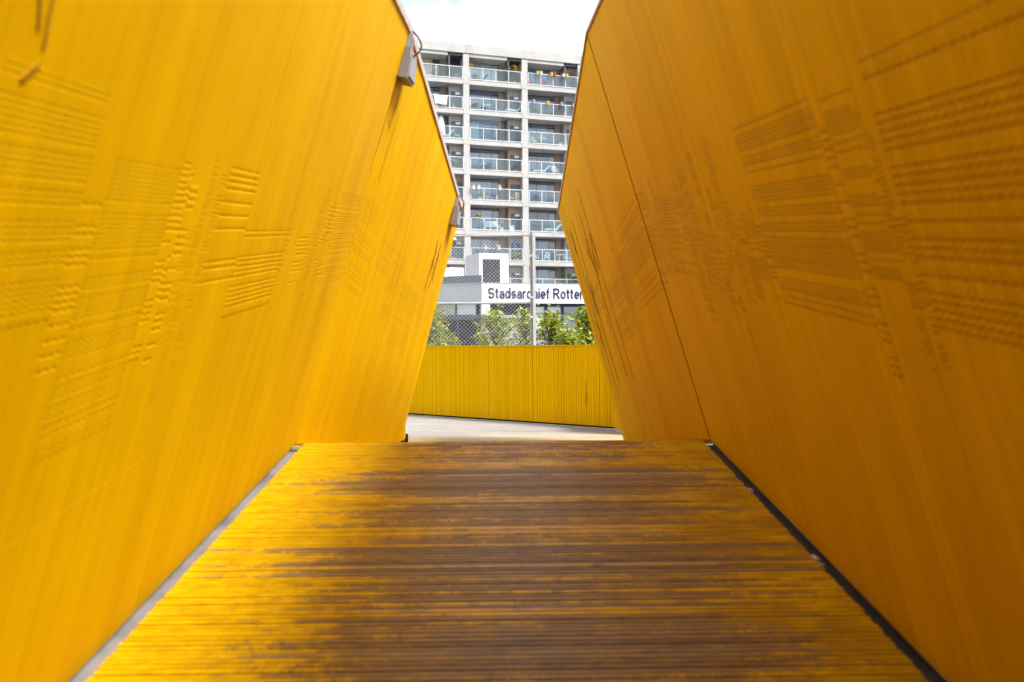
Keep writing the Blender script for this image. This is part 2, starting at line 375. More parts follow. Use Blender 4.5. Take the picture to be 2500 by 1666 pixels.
# descending ramp beyond the crest and flat platform
m = MB(); D2 = Vector((.02, 1, -.150)); SPN = .034
for i in range(92):
    a = RB+D2*(i*SPN+.004); b = RB+D2*((i+1)*SPN)
    for q in (a, b): q.z -= .002
    m.add([a+Vector((-1.50,0,0)), a+Vector((1.50,0,0)), b+Vector((1.50,0,0)), b+Vector((-1.50,0,0)), a+Vector((-1.50,0,-.03)), a+Vector((1.50,0,-.03)), b+Vector((1.50,0,-.03)), b+Vector((-1.50,0,-.03))],
          [(0,1,2,3),(7,6,5,4),(0,4,5,1),(1,5,6,2),(2,6,7,3),(3,7,4,0)])
o = m.build('descending_ramp', M['deck']); tag(o, kind='structure')
ZP = -1.15+H
m = MB()
for i in range(134):
    y = 8.32+i*.036; dz = random.uniform(-.0015, .0015)
    m.box(-7, 1.62, y, y+.0325, ZP-.03, ZP+dz)
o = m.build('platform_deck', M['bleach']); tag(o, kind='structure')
o = MB().box(-7.1, 1.9, 8.2, 13.3, ZP-.45, ZP-.05).build('platform_slab', M['backing']); tag(o, kind='structure')
for x, y, zz in ((-5.5, 10.2, ZP-.45), (-1.2, 10.2, ZP-.45), (1.2, 10.2, ZP-.45), (-1.2, 4.9, -1.0+H), (1.2, 4.9, -1.0+H)):
    o = MB().bbox(x-.15, x+.15, y, y+.3, 0, zz, .02).build('bridge_pier', M['polegrey']); tag(o, kind='structure')

# ------------------------------------------------------------------ leaning side walls
PW = .0322
def plank_mesh(L, side, shear, mat, w_=PW-.0006, t_=.026, c_=.0009):
    sg = 1 if side < 0 else -1
    p = [(-w_/2+c_, 0), (w_/2-c_, 0), (w_/2, sg*c_), (w_/2, sg*t_), (-w_/2, sg*t_), (-w_/2, sg*c_)]
    n = 6; m = MB()
    m.add([(a, b, shear*a) for a, b in p]+[(a, b, L+shear*a) for a, b in p], [tuple(range(n)), tuple(range(2*n-1, n-1, -1))]+[(i, n+i, n+(i+1)%n, (i+1)%n) for i in range(n)])
    return m.mesh('plank', mat)
def frame_mat(d, L):
    z = L.normalized(); x = (d-z*d.dot(z)).normalized(); y = z.cross(x)
    return Matrix((x, y, z)).transposed().to_4x4(), d.normalized().dot(z)/max(1e-6, d.normalized().dot(x)), y
WALLS = {}
def build_wall(side, fold_b, fold_t, end_b, end_t, dn, label):
    root = empty('slatted_wall', (fold_b[0], fold_b[1], 0)); tag(root, label, 'wall')
    inv = Matrix.Translation(root.location).inverted()
    fb, ft, eb, et = (Vector(p)+Vector((0,0,H)) for p in (fold_b, fold_t, end_b, end_t))
    dn = Vector(dn); L = ft-fb; ln = L.length
    rot, sh, yv = frame_mat(dn, L); dlen = dn.normalized().dot(rot.to_3x3().col[0])
    step = PW/dlen; u = dn.normalized(); near = []
    msh = plank_mesh(ln, side, sh, M['wall'])
    text = {}
    rnd = random.Random(5 if side < 0 else 8)
    i = 0
    while i < 300:                        # runs of slats carrying the same name
        n = rnd.choice([1,1,1,1,2,1,3,2,1,6,2,12,4])
        ln_t = rnd.uniform(.25, .90); c0 = 1.46+rnd.uniform(-.10, .14); sd_ = rnd.random()
        if n == 1: ln_t *= .8
        for k in range(n): text[i+k] = (sd_, (c0-ln_t/2)/3, (c0+ln_t/2)/3)
        i += n
        if rnd.random() < .15: i += rnd.choice([0, 1, 1, 2, 4])
    blocks = ((172,193,1.25,1.98),(196,200,1.4,1.95),(204,222,1.3,2.0),(100,106,1.15,1.85),(74,97,1.12,1.85),(40,60,1.0,1.6)) if side > 0 else \
             ((100,121,1.2,1.83),(84,98,1.18,1.86),(206,217,1.35,1.92),(150,168,1.2,1.6),(30,52,1.0,1.6))
    for a0, a1, b0, b1 in blocks:
        sd_ = rnd.random()
        for q in range(a0, a1+1): text[q] = (sd_, b0/3, b1/3)
    def put(mesh, mat4, idx, tone=None):
        o = bpy.data.objects.new('plank', mesh); link(o, root); o.matrix_local = inv @ mat4
        s0, a, b = text.get(idx, (0, 0, 0))
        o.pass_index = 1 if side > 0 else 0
        o.color = (s0, a, b, 1.0+rnd.gauss(0, .035) if tone is None else tone)
    NN = 168
    for k in range(NN):
        p = fb-u*step*(k+.5)+yv*rnd.gauss(0, .0004)
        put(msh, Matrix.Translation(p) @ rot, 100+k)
    NF = round((eb-fb).length/.0328)
    for k in range(NF):
        f = (k+.5)/NF; f = f if side < 0 else .006+.994*f; b_ = fb.lerp(eb, f); t_ = ft.lerp(et, f); L2 = t_-b_
        r2, s2, y2 = frame_mat(eb-fb, L2); wd = (eb-fb).length/NF*(eb-fb).normalized().dot(r2.to_3x3().col[0])
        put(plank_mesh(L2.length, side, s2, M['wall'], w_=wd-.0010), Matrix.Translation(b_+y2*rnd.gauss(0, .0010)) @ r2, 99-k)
    # the run of slats behind the camera, too many to take one by one
    m = MB()
    for k in range(NN, NN+330):
        p = fb-u*step*(k+.5); mm = inv @ Matrix.Translation(p) @ rot
        m.add([mm @ Vector((v.co.x, v.co.y, v.co.z*1.5 if v.co.z > 1 else v.co.z)) for v in msh.vertices], [tuple(q.vertices) for q in msh.polygons])  # unseen extra height, invented to narrow the sky slot and dim the near walls
    o = m.build('slat_run', M['ylw'], root); o['kind'] = 'stuff'
    # backing sheet, rails, cap
    out = yv*(.027 if side < 0 else -.027); out2 = out*2.4
    nb = fb-u*step*(NN+330); ntp = nb+L
    def sheet(name, rows, mat, o1, o2):
        m = MB(); n = len(rows); vs = []
        for b_, t_ in rows: vs += [b_+o1, t_+o1, t_+o2, b_+o2]
        vs = [inv @ v for v in vs]; fs = []
        for r in range(n-1):
            for q in range(4): fs.append((r*4+q, r*4+(q+1)%4, r*4+4+(q+1)%4, r*4+4+q))
        fs += [(3,2,1,0), tuple(n*4-4+q for q in range(4))]
        return m.add(vs, fs).build(name, mat, root)
    kb = fb-u*step*NN; rows = [(nb, nb+L*1.5), (kb-u*.001, kb-u*.001+L*1.5), (kb, kb+L), (fb, ft), (eb, et)]  # backing given the same added height behind the camera to hold back sky light
    sh_rows = [(b_.lerp(t_, .004), b_.lerp(t_, .996)) for b_, t_ in rows]
    sheet('backing', sh_rows, M['ylw'], out, out2)
    for v in (.1, .5, .9): sheet('rail', [(b_.lerp(t_, v-.02), b_.lerp(t_, v+.02)) for b_, t_ in rows], M['steel'], out2*1.02, out2*1.9)
    cl = L.normalized()
    sheet('top_cap', [(t_+cl*.001, t_+cl*.013) for b_, t_ in rows], M['cap'], -out*.35, out2*1.05)
    sheet('edge_strip', [(t_+cl*.014, t_+cl*(.052 if side < 0 else .026)) for b_, t_ in rows], M['pole'], -out*.3, -out*.15)
    # steel posts from the deck edge up the back of the wall
    WALLS[side] = dict(root=root, inv=inv, fb=fb, ft=ft, eb=eb, et=et, u=u, L=L, y=yv)
    return root
build_wall(-1, (-1.530,5.19,-.690), (-.703,5.19,2.196), (-1.288,8.35,-1.172), (-.563,8.35,1.520), (-.0114,1,.158),
           'tall yellow slatted timber wall leaning inward on the left of the ramp')
build_wall(1, (1.396,5.19,-.690), (.553,5.19,2.180), (1.312,8.60,-1.200), (.555,8.60,1.530), (-.0114,1,.158),
           'tall yellow slatted timber wall leaning inward on the right, darker in shade')
def wall_pt(side, run_, v, off=.002):
    # run_ >0 towards the far end (fraction of far panel), <0 metres back down the ramp; v = metres up the slat
    W = WALLS[side]
    if run_ <= 0: b_ = W['fb']+W['u']*run_; t_ = b_+W['L']; d = W['u']
    else: b_ = W['fb'].lerp(W['eb'], run_); t_ = W['ft'].lerp(W['et'], run_); d = W['eb']-W['fb']
    L = (t_-b_).normalized(); y = L.cross((d-L*d.dot(L)).normalized()).normalized()
    return b_+L*v-y*off*(1 if side < 0 else -1), L, (d-L*d.dot(L)).normalized(), y*(-1 if side < 0 else 1)
def wall_line(side, strokes, wd=.006, mat='ink'):
    W = WALLS[side]; m = MB()
    for st in strokes:
        pts = [wall_pt(side, r_, v_, .0035) for r_, v_ in st]
        for (p, l, d, n), (q, l2, d2, n2) in zip(pts, pts[1:]):
            t = (q-p).normalized(); s_ = t.cross(n).normalized()*wd/2
            m.add([W['inv'] @ v for v in (p-s_, p+s_, q+s_, q-s_, p-s_-n*.003, p+s_-n*.003, q+s_-n*.003, q-s_-n*.003)],
                  [(0,1,2,3),(7,6,5,4),(0,4,5,1),(1,5,6,2),(2,6,7,3),(3,7,4,0)])
    o = m.build('scratch_seam_marks', M[mat], W['root']); o['label'] = 'dark lines on the yellow slats: scratched scribble, streaks, seam shade'
def rough_strokes(rng, c, n, dr, dv, ln):
    out = []
    for _ in range(n):
        r0 = c[0]+rng.uniform(-dr, dr); v0 = c[1]+rng.uniform(-dv, dv); a = rng.uniform(.4, 1)*ln
        out.append([(r0, v0), (r0+rng.uniform(-dr, dr)*.5, v0-a*.5), (r0+rng.uniform(-dr, dr)*.3, v0-a)])
    return out
rg = random.Random(3)
wall_line(-1, rough_strokes(rg, (.80, 2.13), 9, .035, .12, .34), .007)
wall_line(-1, [[(-3.86,2.12),(-3.82,2.11),(-3.79,2.05),(-3.77,1.99)], [(-3.755,2.08),(-3.75,2.02),(-3.74,1.96)], [(-3.78,1.885),(-3.74,1.93)], [(-3.86,2.32),(-3.80,2.36)]], .008, 'ink_pale')
wall_line(1, [[(.0028,.02),(.0028,2.97)]], .008)  # fold seam: dark strip laid in for the shadowed gap
wall_line(1, rough_strokes(rg, (.62, 2.05), 8, .05, .12, .36), .006)
wall_line(1, rough_strokes(rg, (.80, 1.75), 5, .03, .2, .3), .006)
wall_line(1, rough_strokes(rg, (.86, 2.45), 4, .02, .1, .3), .006)
wall_line(1, [[(.885,1.42),(.86,1.32),(.885,1.22),(.875,1.12),(.855,1.05)]], .007)

wall_line(-1, [[(-.03+q*.035, 2.62-.05*(q%2)), (-.035+q*.035, 2.35), (-.05+q*.035, 2.0+.2*(q%3))] for q in range(4)], .003, 'ink_pale')
wall_line(1, [[(f, 2.7-.5*rg.random()), (f+.002, 1.6), (f, .9-.6*rg.random())] for f in (.56, .64, .79, .86, .93)], .0016)
# gutters between deck edge and wall foot
def gutter(x_deck, x_wall, name, mat, label):
    g = empty(name, (0, 0, H)); tag(g, label, 'gutter')
    a, b = -6.2, -.035
    m = MB()
    def pt(s, x, dz): return Vector((x, 5.19, -.68))+D*s+Vector((0, 0, dz))
    x0, x1 = sorted((x_deck, x_wall))
    for (xa, xb, za, zb) in ((x0, x1, -.034, -.030), (x0, x0+.003, -.030, -.012), (x1-.003, x1, -.030, -.016)):
        vs = [pt(a, xa, za), pt(a, xb, za), pt(b, xb, za), pt(b, xa, za), pt(a, xa, zb), pt(a, xb, zb), pt(b, xb, zb), pt(b, xa, zb)]
        m.add(vs, [(3,2,1,0),(4,5,6,7),(0,1,5,4),(1,2,6,5),(2,3,7,6),(3,0,4,7)])
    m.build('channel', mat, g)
    return g, pt
g1, pt1 = gutter(-1.464, -1.538, 'gutter', M['gutter'], 'grey galvanised gutter along the foot of the left wall')
m = MB(); p = pt1(-.06, -1.50, -.028); m.box(p.x-.026, p.x+.026, p.y-.05, p.y, p.z, p.z+.022).build('end_bracket', M['steel'], g1)
g2, pt2 = gutter(1.330, 1.402, 'gutter', M['gutter_dark'], 'dark gutter, coloured for its shade, along the foot of the right wall')
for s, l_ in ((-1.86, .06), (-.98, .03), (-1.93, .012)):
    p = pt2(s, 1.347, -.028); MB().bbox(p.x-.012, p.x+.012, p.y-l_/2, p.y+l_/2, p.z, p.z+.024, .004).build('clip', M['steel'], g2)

# ------------------------------------------------------------------ lamps clipped over the top of the left wall
def wall_lamp(run_, top_off, label, sc_=1.0):
    p, L, d, n = wall_pt(-1, run_, 0, 0)
    W = WALLS[-1]; ln = ((W['ft']-W['fb']).length if run_ <= 0 else (W['ft'].lerp(W['et'], run_)-W['fb'].lerp(W['eb'], run_)).length)
    org = p+L*(ln-top_off)                    # top of wall, on the inner face; axes: d along wall, n inward, L up the slat
    r = empty('wall_lamp', org); tag(r, label, 'lamp', 'lamps clipped to the left wall')
    rot = Matrix((d, n, L)).transposed().to_4x4(); r.matrix_world = Matrix.Translation(org) @ rot @ Matrix.Scale(sc_, 4)
    MB().box(-.085, .085, .0, .014, -.15, .03).build('bracket', M['lampdark'], r)
    h = MB(); h.add([(-.10,.014,-.33),(.10,.014,-.33),(.10,.095,-.33),(-.10,.095,-.33),(-.10,.014,-.09),(.10,.014,-.09),(.10,.060,-.09),(-.10,.060,-.09)],
                    [(3,2,1,0),(4,5,6,7),(0,1,5,4),(1,2,6,5),(2,3,7,6),(3,0,4,7)])
    hb = h.build('housing', M['lampgrey'], r)
    h = MB(); h.add([(-.085,.096,-.315),(.085,.096,-.315),(.085,.073,-.15),(-.085,.073,-.15),(-.078,.106,-.305),(.078,.106,-.305),(.078,.085,-.16),(-.078,.085,-.16)],
                    [(3,2,1,0),(4,5,6,7),(0,1,5,4),(1,2,6,5),(2,3,7,6),(3,0,4,7)]); h.build('cover', M['lampgrey'], hb)
    pts = []
    for k in range(13):
        t = k/12; pts.append((.0, .05-.09*t*t+.075*math.sin(t*math.pi), -.14+.24*t))
    MB().tube(pts, .0085, 7).build('cable', M['cable'], r, smooth=True)
    return r
wall_lamp(.012, .02, 'larger grey box lamp with looped cable at the kink of the wall top', .9)
wall_lamp(.885, .03, 'smaller grey box lamp near the far end of the left wall top', .85)

# ------------------------------------------------------------------ parapets round the platform
def parapet(name, pts, ztop, label, marks=None, pitch=.041):
    root = empty(name, (pts[0][0], pts[0][1], ZP)); tag(root, label, 'parapet')
    ht = ztop+H-ZP; msh = None
    for (x0, y0), (x1, y1) in zip(pts, pts[1:]):
        d = Vector((x1-x0, y1-y0)); L = d.length; n = round(L/pitch); a = math.atan2(d.y, d.x); wd = L/n
        w_ = wd-.0036; c_ = .002; q = [(-w_/2+c_, 0), (w_/2-c_, 0), (w_/2, c_), (w_/2, .024), (-w_/2, .024), (-w_/2, c_)]
        mb = MB().prism(q, .035, ht-.012); msh = mb.mesh('plank', M['parapet'])
        for k in range(n):
            o = bpy.data.objects.new('plank', msh); link(o, root)
            t = (k+.5)/n+random.uniform(-.0016, .0016)/L; j = random.gauss(0, .0016)
            nx, ny = -math.sin(a), math.cos(a)
            o.location = (x0+d.x*t-pts[0][0]+nx*j, y0+d.y*t-pts[0][1]+ny*j, 0); o.rotation_euler = (0, 0, a)
        c, s = math.cos(a), math.sin(a)
        def loc(u_, v_): return (x0-pts[0][0]+c*u_-s*v_, y0-pts[0][1]+s*u_+c*v_)
        MB().prism([loc(0,.026), loc(L,.026), loc(L,.05), loc(0,.05)], .06, ht-.02).build('backing', M['ylw'], root)
        MB().prism([loc(0,.09), loc(L,.09), loc(L,.13), loc(0,.13)], 0, .1).build('dark_gap_strip', M['backing'], root)  # near-black strip standing in for the dark void under the planks
        MB().prism([loc(-.004,-.012), loc(L+.004,-.012), loc(L+.004,.075), loc(-.004,.075)], ht-.0115, ht+.004).build('top_cap', M['parapet'], root)
        if marks:
            m = MB()
            for (u0, z0, u1, z1, wd_) in marks:
                tt = Vector((u1-u0, z1-z0)).normalized(); nn = Vector((-tt.y, tt.x))*wd_/2
                vs = []
                for off in (-.0045, .001):
                    for uu, zz, sg in ((u0, z0, 1), (u1, z1, 1), (u1, z1, -1), (u0, z0, -1)):
                        a_ = loc(uu+nn.x*sg, off); vs.append((a_[0], a_[1], zz+nn.y*sg))
                m.add(vs, [(0,1,2,3),(7,6,5,4),(0,4,5,1),(1,5,6,2),(2,6,7,3),(3,7,4,0)])
            o = m.build('cut_lettering', M['ink'], root); o['label'] = 'dark letters cut lengthwise into one slat'
            marks = None
    return root
PA, PB, PC = (-3.9, 13.78), (1.34, 9.85), (1.40, 9.25)
# strokes of the illegible lettering on one slat, read from the photograph
u_l = math.hypot(1.01-PA[0], 10.098-PA[1]); z_l = .62
raw = [(.55,.34,.62,.375),(.62,.375,.625,.41),(.56,.515,.64,.555),(.64,.555,.62,.575),(.55,.62,.63,.62),(.55,.745,.655,.80),(.655,.80,.62,.83),(.55,.845,.63,.845),
       (.545,.92,.65,1.0),(.60,1.03,.65,1.08),(.545,1.06,.585,1.12),(.58,1.12,.645,1.10),(.55,1.18,.64,1.26),(.65,1.0,.66,1.04),(.59,1.31,.615,1.34)]
marks = [(u_l+(a-.6)*.34*.86, z_l-(b-.34)*.335, u_l+(c-.6)*.34*.86, z_l-(d-.34)*.335, .0065) for a, b, c, d in raw]
parapet('parapet', [PA, PB, PC], -.020, 'low yellow slatted parapet across the far end of the platform', marks)
parapet('parapet', [(-3.2, 9.1), (-1.272, 8.62)], -.02, 'short yellow slatted parapet end showing beside the foot of left wall')

# ------------------------------------------------------------------ chain-link fence behind the parapet
FY = 14.2; XP = .42; X0 = -3.6; ZT = 2.10+H; ZB = -1.3+H; ZM = .80+H
o = MB().box(-9, 3.2, FY-.5, FY+.5, 0, ZB).build('viaduct_edge', M['soffit']); tag(o, kind='structure')
fence = empty('chain_link_fence', (XP, FY, ZB)); tag(fence, 'tall galvanised chain-link fence panel behind the far parapet', 'fence')
def F(x, y, z): return (x-XP, y-FY, z-ZB)
def tube_f(name, a, b, r, mat, n=8): MB().tube([F(*a), F(*b)], r, n).build(name, mat, fence, smooth=False)
MB().box(-.010, .046, -.03, .03, 0, ZT-ZB+.03).build('post', M['pole'], fence)
MB().box(-.060, -.013, -.012, .035, 0, ZT-ZB+.06).build('channel', M['polegrey'], fence)
MB().box(X0-XP-.06, X0-XP, -.03, .03, 0, ZT-ZB+.03).build('post', M['pole'], fence)
tube_f('rail', (X0, FY+.02, ZT), (XP-.06, FY+.02, ZT), .019, M['pole'])
tube_f('rail', (X0, FY+.02, ZM), (XP-.06, FY+.02, ZM), .021, M['pole'])
for z in (ZT-.40, ZM+.10, ZM-.28): MB().box(-.075, -.0, -.042, -.03, z-ZB-.02, z-ZB+.02).build('clamp', M['pole'], fence)
m = MB(); g = .0515; hgt = ZT+.10-ZB-.05; wdt = XP-.05-X0; r = .0027
def wire(p, q, y):
    d = Vector((q[0]-p[0], 0, q[1]-p[1])).normalized(); s = Vector((-d.z, 0, d.x))
    a, b = Vector((p[0], y, p[1])), Vector((q[0], y, q[1]))
    ring = [s*r, (s*-.5+Vector((0,.87,0)))*r, (s*-.5-Vector((0,.87,0)))*r]
    m.add([a+k for k in ring]+[b+k for k in ring], [(0,1,4,3),(1,2,5,4),(2,0,3,5)])
c0 = 0.0
while c0 < wdt+hgt:
    x_a = min(c0, wdt); z_a = max(0, c0-wdt); x_b = max(0, c0-hgt); z_b = min(c0, hgt)     # x+z = c0
    wire((X0-XP+x_a, .05+z_a), (X0-XP+x_b, .05+z_b), -.004)
    wire((X0-XP+wdt-x_a, .05+z_a), (X0-XP+wdt-x_b, .05+z_b), .004)
    c0 += g*1.4142
o = m.build('wire_mesh', M['wire'], fence); o['kind'] = 'stuff'

# ------------------------------------------------------------------ archive building (low, with sign)
AC = Vector((45*(1177-1250)/1800, 45.0))           # the obtuse corner, plan
aR, aL = R(14.5), R(180-17)
uR = Vector((math.cos(aR), math.sin(aR))); uL = Vector((math.cos(aL), math.sin(aL)))
nR = Vector((-uR.y, uR.x)); nL = Vector((uL.y, -uL.x))       # pointing back, into the building
arch = empty('archive_building', (AC.x, AC.y, 0)); tag(arch, 'low white and grey archive building with navy sign lettering', 'building')
def ap(u_, v_, d_=0.0, right=True):
    return tuple((uR*u_+nR*d_) if right else (uL*u_+nL*d_))
def mit(d_):      # mitred corner point set back by d_
    # intersection of the two face lines offset inward by d_
    a, b = nR*d_, nL*d_; den = uR.x*(-uL.y)+uR.y*uL.x
    rhs = b-a; t = (rhs.x*(-uL.y)+rhs.y*uL.x)/den
    p = a+uR*t; return (p.x, p.y)
WR, WL = 16.0, 14.0
def slab_pr(d0, d1, z0, z1, name, mat, right, u0=None, u1=None, parent=arch):
    if right:
        poly = [mit(d0) if u0 is None else ap(u0,0,d0), ap(u1 if u1 else WR,0,d0), ap(u1 if u1 else WR,0,d1), mit(d1) if u0 is None else ap(u0,0,d1)]
    else:
        poly = [mit(d1) if u0 is None else ap(u0,0,d1,False), ap(u1 if u1 else WL,0,d1,False), ap(u1 if u1 else WL,0,d0,False), mit(d0) if u0 is None else ap(u0,0,d0,False)]
    return MB().prism(poly, z0+H, z1+H).build(name, mat, parent)
zt, zs1, zs0 = 4.24, 3.74, 2.53
slab_pr(0, .3, zs0, zs1, 'sign_board', M['white'], True)
slab_pr(-.004, .0, zs1-.34, zs1-.002, 'sign_upper_strip', M['white'], True, .02)
slab_pr(-.02, .3, zs1+.002, zs1+.04, 'drip_edge', M['archgrey'], True)
slab_pr(.03, .33, zs1+.042, zt, 'zinc_band', M['paleband'], True)
slab_pr(0, .3, zs0, zs1, 'side_fascia', M['archgrey'], False)
slab_pr(.03, .33, zs1+.042, zt, 'side_band', M['slate'], False)
slab_pr(-.02, .3, zs1+.002, zs1+.04, 'drip_edge', M['archgrey'], False)
MB().prism([mit(.34), ap(WR,0,.34), ap(WR,0,12), mit(12), ap(WL,0,12,False), ap(WL,0,.34,False)], 3.6+H, 3.7+H).build('roof', M['hvacgrey'], arch)
# body set back under the fascia
MB().prism([mit(.62), ap(WR-.2,0,.62), ap(WR-.2,0,11.8), ap(WL-.2,0,11.8,False), ap(WL-.2,0,.62,False)], 0, 3.6+H).build('body', M['black'], arch)
slab_pr(.30, .60, 0, .78, 'brick_plinth', M['gbrick'], True, 2.9).location = (0, 0, 0)
for o in (arch.children[-1],):
    pass
def plinth(z0, z1, u0, u1, d0, d1, mat, name): return slab_pr(d0, d1, z0, z1, name, mat, True, u0, u1)
bpy.data.objects.remove(arch.children[-1])
plinth(-H, .72, .02, WR-.3, .22, .60, M['gbrick'], 'brick_plinth')
plinth(.722, .97, 2.75, WR-.3, .16, .60, M['paleband'], 'sill')
plinth(1.62, 1.80, .02, 2.6, .16, .60, M['paleband'], 'sill')
plinth(.723, 1.618, .02, 2.6, .30, .60, M['gbrick'], 'brick_infill')
plinth(1.802, zs0-.004, .0, .52, .04, .58, M['white'], 'corner_column')
plinth(1.802, zs0-.004, .62, 2.6, .48, .60, M['louvre'], 'recessed_glazing')
# navy framed windows right of the post
ux = [3.05+1.09*k for k in range(11)]
plinth(zs0-.18, zs0-.004, 2.75, WR-.3, .32, .60, M['navyframe'], 'window_head')
for k, a in enumerate(ux):
    wf = plinth(.972, zs0-.182, a, a+.16, .34, .60, M['navyframe'], 'window_post')
for k in range(10):
    a, b = ux[k]+.162, ux[k+1]-.002
    fr = plinth(1.86, 1.96, a, b, .38, .60, M['frame_l'], 'transom')
    gm = M['g_blind'] if k not in (2, 5) else M['g_dark']
    plinth(1.962, zs0-.183, a, b, .46, .60, gm, 'window_pane'); plinth(.973, 1.858, a, b, .46, .60, gm if k != 2 else M['g_dark'], 'window_pane')
    plinth(.974, 1.857, a, a+.05, .40, .459, M['frame_l'], 'casement_stile')
# left flank: strip windows, black lower wall
def flank(z0, z1, u0, u1, d0, d1, mat, name): return slab_pr(d0, d1, z0, z1, name, mat, False, u0, u1)
for k in range(7):
    a = .55+1.35*k; flank(1.86, zs0-.02, a, a+1.22, .40, .60, M['g_green'] if k in (1, 2, 5) else M['g_blind'], 'strip_window')
    flank(1.86, zs0-.02, a+1.222, a+1.348, .36, .60, M['frame'], 'window_post')
flank(1.55, 1.855, .02, WL-.3, .30, .60, M['slate'], 'sill_band')
flank(-H, 1.545, .02, WL-.3, .34, .60, M['black'], 'lower_cladding')
for k in range(9): flank(-H, 1.54, .3+1.4*k, .34+1.4*k, .325, .339, M['slate'], 'cladding_joint')
# lettering
def arc(cx, cy, rx, ry, a0, a1, n=12): return [(cx+rx*math.cos(R(a0+(a1-a0)*k/n)), cy+ry*math.sin(R(a0+(a1-a0)*k/n))) for k in range(n+1)]
SW = .15; h_ = SW/2; XH = .73
def esse(w_, ht): q = ht/2; r1 = (ht-q-h_)/2+.02; r2 = (q-h_)/2+.02; return [arc(w_/2, ht-h_-r1, w_/2-h_, r1, 25, 270)+arc(w_/2, h_+r2, w_/2-h_, r2, 90, -155)[1:]]
GL = {
 'S': (.70, esse(.70, 1.0)), 's': (.54, esse(.54, XH)),
 't': (.36, [[(.16, .93), (.16, .2)]+arc(.28, .2, .12, .2-h_, 180, 275, 6)[1:], [(.0, XH-h_), (.34, XH-h_)]]),
 'a': (.56, [arc(.27, .23, .20, .23-h_, 0, 360, 16), [(.48, 0), (.48, .46)]+arc(.29, .46, .19, XH-h_-.46, 0, 165, 8)[1:]]),
 'd': (.60, [arc(.28, XH/2, .205, XH/2-h_, 0, 360, 16), [(.525, 0), (.525, 1.0)]]),
 'r': (.36, [[(h_, 0), (h_, XH)], arc(.30, .42, .22, XH-h_-.42, 180, 80, 6)]),
 'c': (.55, [arc(.29, XH/2, .215, XH/2-h_, 48, 312, 14)]),
 'h': (.60, [[(h_, 0), (h_, 1.0)], [(.525, 0), (.525, .44)]+arc(.30, .44, .225, XH-h_-.44, 0, 180, 10)[1:]]),
 'i': (.15, [[(h_, 0), (h_, XH)], [(h_, .86), (h_, 1.0)]]),
 'e': (.58, [[(.08, XH/2), (.50, XH/2)]+arc(.29, XH/2, .215, XH/2-h_, 0, 318, 16)]),
 'f': (.36, [[(.15, 0), (.15, .80)]+arc(.28, .80, .13, .2-h_, 180, 80, 6)[1:], [(.0, XH-h_), (.34, XH-h_)]]),
 'R': (.76, [[(h_, 0), (h_, 1.0)], [(h_, 1-h_), (.42, 1-h_)]+arc(.42, .72, .24, .28-h_, 90, -90, 10)[1:]+[(h_, .52-h_+.0)], [(.40, .46), (.70, .0)]]),
 'o': (.60, [arc(.30, XH/2, .225, XH/2-h_, 0, 360, 18)]),
 'm': (.90, [[(h_, 0), (h_, XH)], [(.45, 0), (.45, .5)]+arc(.265, .5, .185, XH-h_-.5, 0, 180, 8)[1:], [(.825, 0), (.825, .5)]+arc(.64, .5, .185, XH-h_-.5, 0, 180, 8)[1:]])}
lm = MB(); cx_ = 0.0
def ribbon(pts, ox):
    P_ = [Vector(p) for p in pts]; n = len(P_); L_, R_ = [], []
    for i, p in enumerate(P_):
        d0 = (P_[i]-P_[i-1]).normalized() if i else (P_[1]-P_[0]).normalized(); d1 = (P_[i+1]-P_[i]).normalized() if i < n-1 else d0
        if (P_[0]-P_[-1]).length < 1e-4 and i in (0, n-1): d0 = (P_[-1]-P_[-2]).normalized(); d1 = (P_[1]-P_[0]).normalized()
        t_ = (d0+d1).normalized(); nn = Vector((-t_.y, t_.x))*h_/max(.6, t_.dot(d0)); L_.append(p+nn); R_.append(p-nn)
    vs = []
    for dz in (0, .05):
        for a_, b_ in zip(L_, R_): vs += [(a_.x+ox, a_.y, dz), (b_.x+ox, b_.y, dz)]
    N = 2*n; fs = []
    for i in range(n-1):
        a_ = 2*i; fs += [(N+a_, N+a_+1, N+a_+3, N+a_+2), (a_, a_+2, a_+3, a_+1), (a_, N+a_, N+a_+2, a_+2), (a_+1, a_+3, N+a_+3, N+a_+1)]
    fs += [(0, 1, N+1, N), (N-2, 2*N-2, 2*N-1, N-1)]
    lm.add(vs, fs)
ends = []
for ch in 'Stadsarchief Rotterdam':
    if ch == ' ': cx_ += .34; ends.append(cx_); continue
    w_, st_ = GL[ch]
    for p_ in st_: ribbon(p_, cx_)
    cx_ += w_+.10; ends.append(cx_)
sx = 6.14/(ends[18]-.10)          # "Stadsarchief Rotter" is what shows between the walls
lt = lm.build('sign_lettering', M['navy'], arch); lt['label'] = 'navy sign lettering'
capH = .66
lt.matrix_local = Matrix.Translation((uR.x*.41-nR.x*.005, uR.y*.41-nR.y*.005, 2.82+H)) @ Matrix.Rotation(aR, 4, 'Z') @ Matrix.Rotation(R(90), 4, 'X') @ Matrix.Diagonal((sx, capH, .5, 1))

